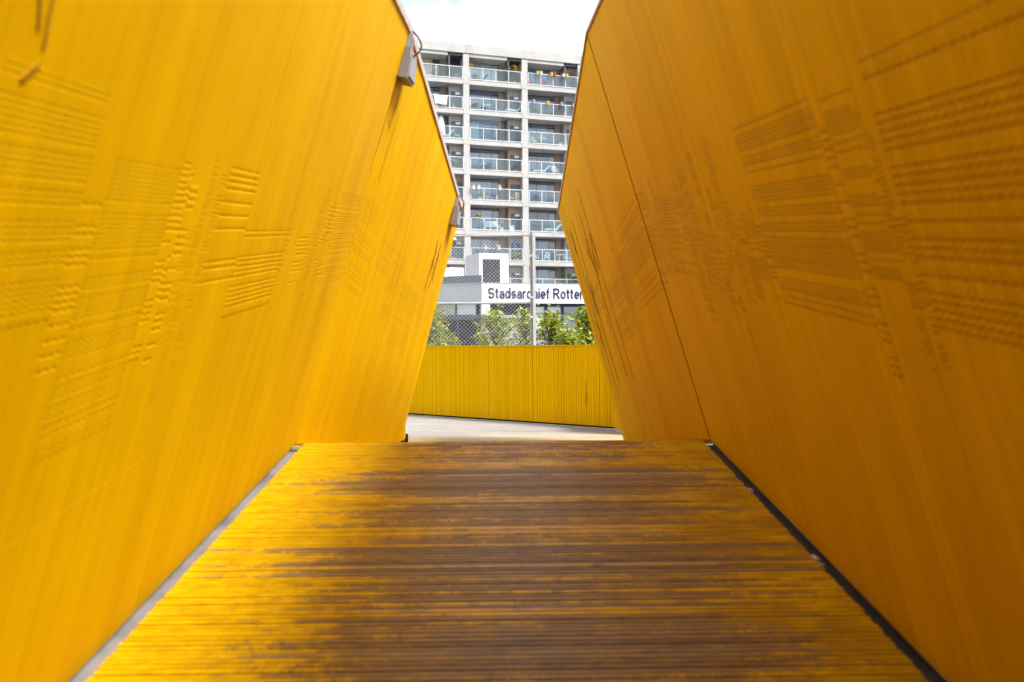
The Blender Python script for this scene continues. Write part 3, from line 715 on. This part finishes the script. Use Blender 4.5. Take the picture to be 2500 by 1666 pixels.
# roof plant on the archive
def roof_at(px, Y): return Vector(((px-1250)/1800*Y, Y))
rh = empty('roof_housing', (*roof_at(1172, 47.2), 3.7+H), R(14.5)); tag(rh, 'white roof housing with dark louvred opening above the sign', 'roof housing')
MB().prism([(0,0),(1.92,0),(1.92,1.6),(-.55,1.6)], 0, 2.16).build('shell', M['white'], rh)
MB().add([(-.004,-.002,.0),(-.554,1.6,0),(-.554,1.6,2.14),(-.004,-.002,2.14),(-.03,-.01,0),(-.58,1.59,0),(-.58,1.59,2.14),(-.03,-.01,2.14)],
         [(0,1,2,3),(7,6,5,4),(0,4,5,1),(1,5,6,2),(2,6,7,3),(3,7,4,0)]).build('shaded_side', M['hvacgrey'], rh)  # grey sheet over the left side, painting its shade
MB().box(.22, 1.36, -.02, -.004, .0, 1.78).build('opening', M['louvre'], rh)
for k in range(14): MB().box(.24, 1.34, -.045, -.022, .10+k*.12, .125+k*.12).build('louvre_blade', M['frame'], rh)
hv = empty('air_handling_unit', (*roof_at(1066, 50), 3.7+H), R(10)); tag(hv, 'white air handling unit on legs on the archive roof beside wall edge', 'ventilation unit')
MB().bbox(.0, 1.9, 0, 1.2, .95, 1.55, .04).build('casing', M['hvac'], hv)
MB().bbox(-1.5, -.01, .1, 1.1, .8, 1.5, .04).build('duct_section', M['hvacgrey'], hv)
for x, y in ((.12, .1), (1.72, .1), (.12, 1.1), (1.72, 1.1), (-1.3, .2), (-.2, .2)): MB().box(x-.05, x+.05, y-.05, y+.05, 0, .95).build('leg', M['hvac'], hv)
MB().box(.1, 1.75, .06, .11, .12, .24).build('crossbar', M['hvac'], hv)
MB().lathe([(.13,0),(.13,.22),(.09,.26)], 10, (.25,.4,1.55)).build('fan_cap', M['louvre'], hv)

# ------------------------------------------------------------------ apartment block
ANG = math.atan2(.262, .965); FP = Vector((1.42, 70.0))
apt = empty('apartment_building', (FP.x, FP.y, 0), ANG); tag(apt, 'tall concrete apartment block with stacked glass-fronted balconies', 'building')
BW, CW, SH = 5.67, .56, 2.80; ZR = 25.86+H
IW = BW-CW
def bx(col): return col*BW+CW/2            # left inner edge of bay 'col'; bay 0 starts at the right column, -1 and -2 lie left
K = 9; COLS = (-3, -2, -1, 0, 1)
def meshbox(name, mat, *b): return MB().box(*b).mesh(name, mat)
m_slab = meshbox('slab', M['con'], 0, IW, 0, 1.5, -.42, 0)
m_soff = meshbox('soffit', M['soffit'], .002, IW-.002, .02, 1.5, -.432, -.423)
m_col = meshbox('column', M['con'], -CW/2, CW/2, -.03, 1.5, -2.38, .39)
m_colj = meshbox('column_joint', M['frame'], -CW/2+.004, CW/2-.004, -.02, 1.48, 0, .026)
m_back = meshbox('back_wall', M['frame'], 0, IW, 1.5, 1.7, 0, 2.40)
mb = MB()
for a in (0, .25, .5, .75): mb.box(.06+a*(IW-.14), .06+a*(IW-.14)+.042, -.035, .01, -.02, 1.10)
mb.box(IW-.08, IW-.025, -.035, .01, -.02, 1.10); mb.box(.06, IW-.025, -.045, .02, 1.11, 1.155); mb.box(.06, IW-.025, -.035, .01, .04, .09)
m_rail = mb.mesh('railing', M['rail'])
qw = (IW-.14)/4-.055
m_rg = meshbox('glass_panel', M['railglass'], .001, qw-.001, -.016, -.008, .09, 1.10)
m_pane1 = {k: meshbox('pane', M[k], 0, 1.12, 1.46, 1.49, .12, 2.12) for k in ('g_dark', 'g_mid', 'g_teal', 'g_cream')}
m_pane2 = {k: meshbox('pane', M[k], 0, .60, 1.45, 1.49, .12, 2.06) for k in ('g_dark', 'g_mid', 'g_teal')}
mb = MB()
for a in (0, 1.16, 2.34, 3.06): mb.box(a, a+.05, 1.42, 1.495, .06, 2.2)
mb.box(0, 3.11, 1.42, 1.495, 2.14, 2.24).box(0, 3.11, 1.42, 1.495, .0, .08)
m_wf = mb.mesh('window', M['frame_l'])
m_pier = meshbox('brick_pier', M['brick'], 3.14, 3.68, 1.30, 1.497, 0, 2.36)
m_pipe = MB().tube([(3.72, 1.2, 0), (3.72, 1.2, 2.36)], .045, 6).mesh('downpipe', M['frame_l'])
mb = MB().box(3.84, IW-.003, .55, 1.496, 0, 2.36); m_store = mb.mesh('storage_wall', M['panel_beige'])
m_sd = meshbox('storage_door', M['frame'], 4.05, IW-.12, .52, .548, .05, 1.75)
m_sl = meshbox('storage_light', M['g_teal'], 4.45, IW-.2, .50, .518, 1.50, 1.70)
m_storeb = MB().box(3.84, IW-.003, .55, 1.496, 0, 2.36).mesh('storage_wall', M['brick'])
rr = random.Random(21)
def fz(k): return ZR-1.18-SH*k
for c in COLS:
    for k in range(K):
        X = bx(c); z = fz(k)
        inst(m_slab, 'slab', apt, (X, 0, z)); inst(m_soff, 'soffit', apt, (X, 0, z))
        inst(m_back, 'back_wall', apt, (X, 0, z))
        rl = inst(m_rail, 'railing', apt, (X, 0, z))
        for q in range(4): inst(m_rg, 'glass_panel', rl, (.06+.055+q*(IW-.14)/4, 0, 0))
        wf = inst(m_wf, 'window', apt, (X+.1, 0, z))
        kind = rr.choice(['g_mid', 'g_mid', 'g_mid', 'g_dark', 'g_mid'])
        p1 = p2 = kind; p3 = rr.choice(['g_dark', 'g_dark', 'g_mid'])
        if (c, k) == (-2, 0): p1, p2, p3 = 'g_dark', 'g_cream', 'g_dark'
        if (c, k) == (-1, 0): p1, p2, p3 = 'g_teal', 'g_teal', 'g_teal'
        if (c, k) == (-1, 2): p1, p2 = 'g_teal', 'g_mid'
        inst(m_pane1[p1], 'pane', wf, (.05, 0, 0)); inst(m_pane1[p2], 'pane', wf, (1.215, 0, 0)); inst(m_pane2[p3], 'pane', wf, (2.40, 0, 0))
        inst(m_pier, 'brick_pier', apt, (X, 0, z)); inst(m_pipe, 'downpipe', apt, (X, 0, z))
        if k > 0 or c == 0:
            inst(rr.choice([m_store, m_store, m_storeb]), 'storage_wall', apt, (X, 0, z)); inst(m_sd, 'storage_door', apt, (X, 0, z))
            if rr.random() < .7: inst(m_sl, 'storage_light', apt, (X, 0, z))
for c in range(-3, 3):
    for k in range(K):
        inst(m_col, 'column', apt, (c*BW, 0, fz(k)-.02+1.99+0)); 
        if k % 2 == 1: inst(m_colj, 'column_joint', apt, (c*BW, -.0, fz(k)-.42))
# roof edge
for c in COLS:
    MB().box(c*BW+.012, (c+1)*BW-.012, -.06, .9, 0, .82).build('parapet_beam', M['con'], apt, (0, 0, ZR+1.28))
    MB().box(bx(c), bx(c)+IW*.72, .02, 1.5, 0, .30).build('lintel', M['con'], apt, (0, 0, ZR+.96))
    MB().box(bx(c)+IW*.735, bx(c)+IW*.76, .1, .2, 0, 2.46).build('pergola_post', M['frame'], apt, (0, 0, fz(0)))
    mb = MB()
    for q in range(7): mb.box(bx(c)+IW*.77, bx(c)+IW-.01, .1+q*.2, .16+q*.2, 0, .12)
    mb.box(bx(c)+IW*.735, bx(c)+IW*.765, .1, 1.5, .13, .24).build('pergola', M['frame'], apt, (0, 0, ZR+1.0))
MB().box(-3*BW, 2*BW, 1.71, 12, -H-2, 1.5).build('body', M['soffit'], apt, (0, 0, ZR))
MB().box(-3*BW, 2*BW, .9, 12, 1.5, 1.62).build('roof', M['hvacgrey'], apt, (0, 0, ZR))
MB().box(-3*BW, 2*BW, .3, 1.7, 0, fz(K-1)-.5).build('base_storey', M['brick'], apt)
# winter-garden glazing on one balcony
wg = MB().box(.08, 3.0, -.002, .006, 1.18, 2.30).build('glass_screen', M['railglass'], apt, (bx(-1), 0, fz(2)))

# ------------------------------------------------------------------ things on the balconies
AM = Matrix.Translation((FP.x, FP.y, 0)) @ Matrix.Rotation(ANG, 4, 'Z')
def spot(c, k, f, d=.7, dz=0.0): return AM @ Vector((bx(c)+IW*f, d, fz(k)+dz))
def thing(name, label, cat, c, k, f, d=.7, dz=0., group=None):
    o = empty(name, spot(c, k, f, d, dz), ANG); tag(o, label, cat, group); return o
def foliage(rng, n, rx, rz, cz, size, flat=.3):
    m = MB()
    for _ in range(n):
        while True:
            p = Vector((rng.uniform(-1, 1), rng.uniform(-1, 1), rng.uniform(-1, 1)))
            if p.length < 1 and (p.length > .35 or rng.random() < .3): break
        p = Vector((p.x*rx*(1+.3*math.sin(5*p.z+p.y*3)), p.y*rx, cz+p.z*rz))
        a = Vector((rng.gauss(0,1), rng.gauss(0,1), rng.gauss(0,1))).normalized(); b = a.orthogonal().normalized(); s = size*rng.uniform(.6, 1.3)
        m.add([p-a*s*.5, p+b*s*.28+a*s*.05, p+a*s*.55, p-b*s*.28+a*s*.05], [(0,1,2,3)])
    return m
rp = random.Random(77)
def plant(label, c, k, f, rx=.3, rz=.4, h=.75, leaf='leaf_mid', pot='terracotta', d=.55, name='potted_plant', n=130, trunk=False, group='plants on the balconies'):
    o = thing(name, label, 'plant', c, k, f, d, 0, group)
    MB().lathe([(.12,0),(.17,.30),(.19,.30),(.19,.34)], 10).build('pot', M[pot], o)
    MB().tube([(0,0,.3),(.02,.01,h*.6),(0,0,h)], .02, 5).build('stem', M['bark'], o)
    foliage(rp, n, rx, rz, h, .15).build('foliage', M[leaf], o); return o
def railpot(label, c, k, f, pot, leaf='leaf_mid', flower=None):
    o = thing('rail_pot', label, 'flower pot', c, k, f, -.06, .98, 'pots hung on the balcony rails')
    MB().lathe([(.10,0),(.15,.24),(.165,.24),(.165,.28)], 10, (0,-.12,0)).build('pot', M[pot], o)
    q = foliage(rp, 36, .15, .12, .36, .11); q.v = [(x, y-.12, z) for x, y, z in q.v]; q.build('foliage', M[leaf], o)
    if flower:
        q = foliage(rp, 26, .16, .11, .40, .10); q.v = [(x, y-.13, z) for x, y, z in q.v]; q.build('flowers', M[flower], o)
def chair(label, c, k, f, mat, rz=0., d=.7, name='balcony_chair'):
    o = thing(name, label, 'chair', c, k, f, d, 0, 'balcony chairs'); o.rotation_euler.z = ANG+rz
    MB().bbox(-.25, .25, -.25, .25, .40, .46, .02).build('seat', M[mat], o)
    b = MB(); b.box(-.25, -.20, .22, .27, .46, .95).box(.20, .25, .22, .27, .46, .95).box(-.25, .25, .22, .27, .88, .97)
    for q in range(4): b.box(-.15+q*.09, -.11+q*.09, .23, .26, .46, .88)
    b.build('backrest', M[mat], o)
    for x in (-.22, .22):
        for y in (-.22, .22): MB().tube([(x*1.1, y*1.1, 0), (x, y, .40)], .022, 5).build('leg', M[mat], o)
        MB().box(x-.03, x+.03, -.22, .24, .62, .66).build('armrest', M[mat], o)
def table(label, c, k, f, mat, r_=.42, d=.75):
    o = thing('balcony_table', label, 'table', c, k, f, d)
    MB().lathe([(r_-.02,.70),(r_,.715),(r_,.735),(r_-.02,.75)], 18).build('table_top', M[mat], o)
    MB().lathe([(.22,0),(.22,.03),(.03,.06),(.03,.70)], 12).build('pedestal', M[mat], o)
def lounger(label, c, k, f, mat, d=.7, rz=0.):
    o = thing('balcony_lounger', label, 'lounger', c, k, f, d, 0); o.rotation_euler.z = ANG+rz
    MB().bbox(-.85, .35, -.3, .3, .30, .40, .03).build('seat_cushion', M[mat], o)
    b = MB(); b.add([(.33,-.3,.32),(.33,.3,.32),(.85,.3,.85),(.85,-.3,.85),(.27,-.3,.40),(.27,.3,.40),(.79,.3,.92),(.79,-.3,.92)], [(0,1,2,3),(7,6,5,4),(0,4,5,1),(1,5,6,2),(2,6,7,3),(3,7,4,0)]); b.build('backrest', M[mat], o)
    for x in (-.75, .3):
        for y in (-.25, .25): MB().tube([(x,y,0),(x,y,.31)], .025, 5).build('leg', M[mat], o)
# top storey
plant('spreading green plant behind glass below the cream blind, top storey left', -2, 0, .50, .42, .30, .55, d=.4)
plant('slim climbing plant beside the dark pergola post, top storey left', -2, 0, .73, .16, .7, 1.35, n=120, d=.3)
plant('low plant by the right end of the top left balcony', -2, 0, .88, .25, .18, .42, d=.3, leaf='leaf_gold')
plant('orange-leaved shrub at the left end of the top middle balcony', -1, 0, .03, .26, .42, 1.35, 'leaf_gold', n=170, d=.3)
plant('dark potted plant beside the orange-leaved shrub, top middle balcony', -1, 0, .13, .30, .25, .55, 'leaf_dark', d=.4)
plant('bushy small tree left of the pair, top middle balcony', -1, 0, .74, .36, .45, 1.55, n=230, d=.35, name='potted_tree')
plant('bushy small tree right of the pair, top middle balcony', -1, 0, .88, .30, .40, 1.50, n=200, d=.35, name='potted_tree', leaf='leaf_gold')
plant('tall leafy plant under the bushy trees, top middle balcony', -1, 0, .80, .45, .3, .55, 'leaf_dark', d=.5)
lounger('dark low seat at the left of the top middle balcony', -1, 0, .22, 'chairdark', .8)
chair('bright pink chair on the top right balcony', 0, 0, .35, 'pink', .4, .45)
for i, (f, p, w_) in enumerate(((.19,'pot_yellow','yellow pot, first on the top right rail'),(.255,'pot_white','white pot next to the first yellow pot, top right rail'),
        (.46,'pot_yellow','yellow pot left of the red one, top right rail'),(.52,'pot_red','red pot in the middle of the top right rail'),
        (.70,'pot_white','white pot right of the red one, top right rail'),(.765,'pot_yellow','rightmost yellow pot on the top right rail'))): railpot(w_, 0, 0, f, p)
plant('dark flowering plant hanging at the left end of the top right balcony', 0, 0, .03, .12, .3, 1.0, 'leaf_dark', n=60, d=.1)
# second storey from the top
o = thing('white_cloth', 'white cloth hung over the rail, second balcony down on the left', 'cloth', -2, 1, .58, -.075, .0)
mb = MB(); nx, nz = 14, 8
for j in range(nz+1):
    for i in range(nx+1):
        s, t = i/nx, j/nz; x = -.62+1.24*s*(1-.10*t); sag = .10*math.sin(math.pi*s)*(1-t)
        mb.v.append((x+.06*t, -.02-.03*math.sin(9*s+3*t)*t-.01, 1.13-sag-.86*t+(.08*math.sin(6*s) if j == nz else 0)))
for j in range(nz):
    for i in range(nx): a = j*(nx+1)+i; mb.f.append((a, a+1, a+nx+2, a+nx+1))
cl = mb.build('drape', M['cloth'], o, smooth=True)
so = cl.modifiers.new('thickness', 'SOLIDIFY'); so.thickness = .006
chair('white chair left of the hung white cloth, second balcony down', -2, 1, .36, 'chairwhite', .2, .5)
plant('small tan pot with dry plant at right end of second left balcony', -2, 1, .82, .12, .10, .42, 'leaf_gold', 'tan', .3, n=40)
plant('dark bushy plants at left of the second middle balcony', -1, 1, .12, .50, .25, .50, 'leaf_dark', d=.35, n=200)
plant('pink flowering pot at left end of the second middle balcony', -1, 1, .05, .14, .16, .45, 'petal_pink', d=.2, n=50)
table('white round table on the second middle balcony', -1, 1, .36, 'chairwhite')
chair('dark chair behind the round table, second middle balcony', -1, 1, .34, 'chairdark', 0, 1.1)
lounger('white covered lounger at right of the second middle balcony', -1, 1, .86, 'cloth', .5, .2)
for f, p, l in ((.11,'pot_purple','purple pot at the left of the second right rail'),(.385,'pot_yellow','yellow pot between two purple ones, second right rail'),
             (.655,'pot_purple','purple pot right of the yellow one, second right rail'),(.90,'pot_yellow','yellow pot at the right of the second right rail')): railpot(l, 0, 1, f, p, 'leaf_gold')
plant('leafy green plant behind glass under the left purple pot', 0, 1, .15, .40, .40, .6, d=.4, n=170)
plant('flowering plant behind glass under the yellow pot', 0, 1, .40, .35, .3, .5, d=.4, leaf='leaf_mid', n=140)
plant('tall dark plant at right of the second right balcony', 0, 1, .72, .40, .6, 1.2, 'leaf_dark', n=200, d=.6)
# third
o = thing('hanging_net_canopy', 'white net canopy hanging from the ceiling, third balcony down on the left', 'canopy', -2, 2, .60, .6, 0.)
MB().lathe([(.42,.18),(.40,.8),(.34,1.5),(.27,1.95),(.26,2.05),(.05,2.28)], 16).build('net', M['cloth'], o, smooth=True)
MB().tube([(0,0,2.26),(0,0,2.36)], .012, 5).build('cord', M['rail'], o)
lounger('white deckchair below the hanging net, third left balcony', -2, 2, .66, 'chairwhite', .4, .1)
chair('white chair at the right of the third left balcony', -2, 2, .90, 'chairwhite', -.4, .5)
table('pale yellow round table on the third right balcony', 0, 2, .30, 'paleyellow', .5)
chair('pale yellow chair left of the round table, third right balcony', 0, 2, .16, 'paleyellow', .5)
plant('small pale potted plant right on the third right balcony', 0, 2, .66, .25, .15, .4, 'leaf_mid', 'pot_white', .4, n=70)
# fourth
plant('spiky green palm-like plant, fourth balcony down on the left', -2, 3, .82, .40, .40, .6, 'leaf_mid', d=.35, n=190)
o = thing('blue_cabinet', 'blue cabinet with an orange box on top, fourth balcony down on the left', 'cabinet', -2, 3, .66, .9)
MB().bbox(-.18, .18, -.2, .2, 0, 1.42, .02).build('body', M['blue'], o); MB().bbox(-.34, -.20, -.1, .12, 1.1, 1.6, .02).build('box', M['pot_yellow'], o)
lounger('dark sofa at left of the fourth middle balcony', -1, 3, .16, 'chairdark', .8)
chair('dark chair in the middle of the fourth middle balcony', -1, 3, .36, 'chairdark', -.5, .7)
table('small white table between dark seats, fourth middle balcony', -1, 3, .28, 'chairwhite', .25, .4)
plant('single dark plant at right of the fourth middle balcony', -1, 3, .88, .25, .28, .55, 'leaf_dark', d=.35)
lounger('white lounger left on the fourth right balcony', 0, 3, .28, 'chairwhite', .5)
chair('white chair right on the fourth right balcony', 0, 3, .56, 'chairwhite', .3, .5)
# fifth
railpot('pink flowers on the left of the fifth middle rail', -1, 4, .05, 'pot_white', 'leaf_mid', 'petal_pink')
railpot('cream flowers beside the pink ones, fifth middle rail', -1, 4, .15, 'pot_white', 'leaf_mid', 'petal_cream')
railpot('cream flowers in the middle of the fifth middle rail', -1, 4, .55, 'pot_white', 'leaf_mid', 'petal_cream')
plant('pale leafy plant behind glass, left of fifth middle balcony', -1, 4, .20, .38, .25, .6, 'leaf_mid', 'pot_white', .35, n=120)
chair('tan chair right of the pale plant, fifth middle balcony', -1, 4, .34, 'tan', .3)
chair('white chair at right end of the fifth middle balcony', -1, 4, .82, 'chairwhite', -.3)
o = thing('tan_screen', 'tan upright screen at right end of the fifth middle balcony', 'screen', -1, 4, .91, .35)
MB().box(-.22, .22, -.02, .02, .05, .98).build('panel', M['tan'], o); MB().box(-.25, .25, -.15, .15, 0, .045).build('foot', M['tan'], o)
plant('green plant at right end of the fifth left balcony', -2, 4, .92, .22, .3, .6, d=.35)
chair('dark chair left on the fifth right balcony', 0, 4, .22, 'chairdark', .3)
plant('large dark shrub right of the chair, fifth right balcony', 0, 4, .55, .40, .35, .55, 'leaf_dark', d=.5)
# sixth
o = thing('palm_tree_in_pot', 'potted palm rising above the rail, sixth balcony down in the middle', 'palm', -1, 5, .17, .35)
MB().lathe([(.14,0),(.20,.34),(.22,.36)], 10).build('pot', M['chairdark'], o); MB().tube([(0,0,.3),(.03,0,1.0),(.0,0,1.62)], .045, 6, .03).build('trunk', M['bark'], o)
mb = MB()
for q in range(20):
    a = q*2.4; e = .75-1.25*rp.random(); L_ = rp.uniform(.5, .68); pv = None
    for s in range(5):
        t = s/4; p = Vector((math.cos(a)*L_*t*math.cos(e), math.sin(a)*L_*t*math.cos(e), 1.62+L_*t*math.sin(e)-.32*t*t)); w_ = .085*(1-t)+.01
        sd_ = Vector((-math.sin(a), math.cos(a), 0))*w_
        if pv: mb.add([pv[0]-pv[1], pv[0]+pv[1], p+sd_, p-sd_], [(0,1,2,3)])
        pv = (p, sd_)
mb.build('fronds', M['leaf_gold'], o)
for q, l in enumerate(('left','middle','right')): chair('white garden chair, %s of three on the sixth middle balcony' % l, -1, 5, .35+.09*q, 'chairwhite', (-.4, .1, .6)[q], .45)
plant('pink flower on a thin stem, sixth middle balcony', -1, 5, .60, .10, .12, .85, 'petal_pink', 'pot_white', .3, n=40)
o = thing('white_cool_box', 'white cool box at right of the sixth middle balcony', 'box', -1, 5, .80, .4); MB().bbox(-.2,.2,-.18,.18,0,.5,.03).build('body', M['chairwhite'], o); MB().bbox(-.21,.21,-.19,.19,.502,.58,.02).build('lid', M['chairwhite'], o)
lounger('white lounger on the sixth right balcony', 0, 5, .50, 'chairwhite', .5)
plant('dark plant at right end of the sixth right balcony', 0, 5, .72, .3, .3, .6, 'leaf_dark', d=.5)
# seventh
o = thing('balcony_parasol', 'white parasol open over the seventh left balcony', 'parasol', -2, 6, .62, .25)
MB().tube([(0,0,0),(0,0,2.18)], .025, 6).build('pole', M['rail'], o); MB().lathe([(.12,0),(.25,.02),(.25,.07),(.04,.1)], 12).build('base', M['chairdark'], o)
mb = MB(); n = 12; pr = [(1.30,1.78),(1.18,1.98),(.75,2.14),(.12,2.24)]
mb.lathe(pr, n); mb.build('canopy', M['cloth'], o)
plant('yellow-green plant behind glass on the seventh left balcony', -2, 6, .80, .32, .25, .62, 'leaf_mid', d=.35)
plant('small plant in white pot left on the seventh left balcony', -2, 6, .58, .2, .25, .5, 'leaf_gold', 'pot_white', .35)
railpot('red-pink flowers on the left of the seventh middle rail', -1, 6, .27, 'pot_white', 'leaf_mid', 'petal_pink')
railpot('cream flowers on the right of the seventh middle rail', -1, 6, .52, 'pot_white', 'leaf_mid', 'petal_cream')
o = thing('blue_curtain', 'narrow blue curtain at the right of the seventh middle balcony', 'curtain', -1, 6, .87, .45)
mb = MB()
for q in range(8): mb.add([(-.1+q*.025,.02*(q%2),.1),(-.075+q*.025,.02*((q+1)%2),.1),(-.075+q*.025,.02*((q+1)%2),2.3),(-.1+q*.025,.02*(q%2),2.3)], [(0,1,2,3)])
q_ = mb.build('drape', M['blue'], o); q_.modifiers.new('thickness', 'SOLIDIFY').thickness = .008
plant('round dry bush behind glass, right of the seventh middle balcony', -1, 6, .88, .36, .36, .55, 'leaf_gold', d=.25, n=160)
chair('white chair at left of the seventh right balcony', 0, 6, .14, 'chairwhite', .5, .5)
chair('white chair in the middle of the seventh right balcony', 0, 6, .38, 'chairwhite', -.5, .5)
table('white table on the seventh right balcony', 0, 6, .62, 'chairwhite', .35, .4)
chair('white chair right of the white table, seventh right balcony', 0, 6, .78, 'chairwhite', .2, .5)
plant('large dark shrub on the lowest right balcony above the sign building', 0, 7, .80, .9, .6, 1.2, 'leaf_dark', n=420, d=.4)

# ------------------------------------------------------------------ street trees behind the fence
def tree(label, px, Y, top, rx, rz, seed, n=2600):
    rng = random.Random(seed); X = (px-1250)/1800*Y
    root = empty('street_tree', (X, Y, 0)); tag(root, label, 'tree', 'trees behind the fence')
    zt_ = top+H; cz = zt_-rz
    tr = MB(); tr.tube([(0,0,0),(.05,.02,2),(-.03,.05,4),(0,0,cz)], .13, 8, .05)
    tips = []
    for q in range(46):
        a = rng.uniform(0, 6.283); e = rng.uniform(-.5, 1.45); L_ = rng.uniform(.75, 1.0)
        tip = Vector((math.cos(a)*math.cos(e)*rx*L_, math.sin(a)*math.cos(e)*rx*L_, cz+math.sin(e)*rz*L_))
        st = Vector((0, 0, cz-rz*.7+rng.uniform(0, rz*1.0))); mid = st.lerp(tip, .5)+Vector((rng.gauss(0,.08), rng.gauss(0,.08), .08))
        if st.z > tip.z: st.z = tip.z-.2
        tr.tube([st, mid, tip], .022, 4, .006); tips += [tip, mid.lerp(tip, .55)]
    tr.build('trunk', M['bark'], root)
    lf = MB()
    for _ in range(n):
        t = rng.choice(tips); p = t+Vector((rng.gauss(0,.15), rng.gauss(0,.15), rng.gauss(0,.13)))
        a = Vector((rng.gauss(0,1), rng.gauss(0,1), rng.gauss(0,.7)-.3)).normalized(); b = a.cross(Vector((rng.gauss(0,.6), rng.gauss(0,.6), 1))).normalized(); s = rng.uniform(.10, .19)
        nn = a.cross(b)*s*.12
        lf.add([p-a*s*.5, p+b*s*.3, p+a*s*.55, p-b*s*.3, p+nn], [(0,1,4),(1,2,4),(2,3,4),(3,0,4)])
    lf.build('crown', M['leaf_tree'], root)
tree('yellow-green tree at the left edge beside the yellow wall, behind the mesh', 1048, 24, 1.28, .66, 1.35, 1, 2000)
tree('low spreading yellow-green tree showing right of the leftmost tree', 1092, 23, .26, .5, .8, 2, 1100)
tree('bushy yellow-green tree in the middle of the mesh', 1212, 25, 1.18, .74, 1.5, 3, 1800)
tree('slender yellow-green tree just left of the fence post', 1278, 26, 1.30, .42, 1.4, 4, 800)
tree('airy yellow-green tree just right of the fence post', 1345, 25, 1.12, .62, 1.45, 5, 900)
tree('yellow-green tree against the right yellow wall', 1434, 24, 1.15, .60, 1.25, 6, 1300)
tree('low yellow-green tree filling between the two right-hand trees', 1388, 23, .42, .55, .9, 7, 1000)
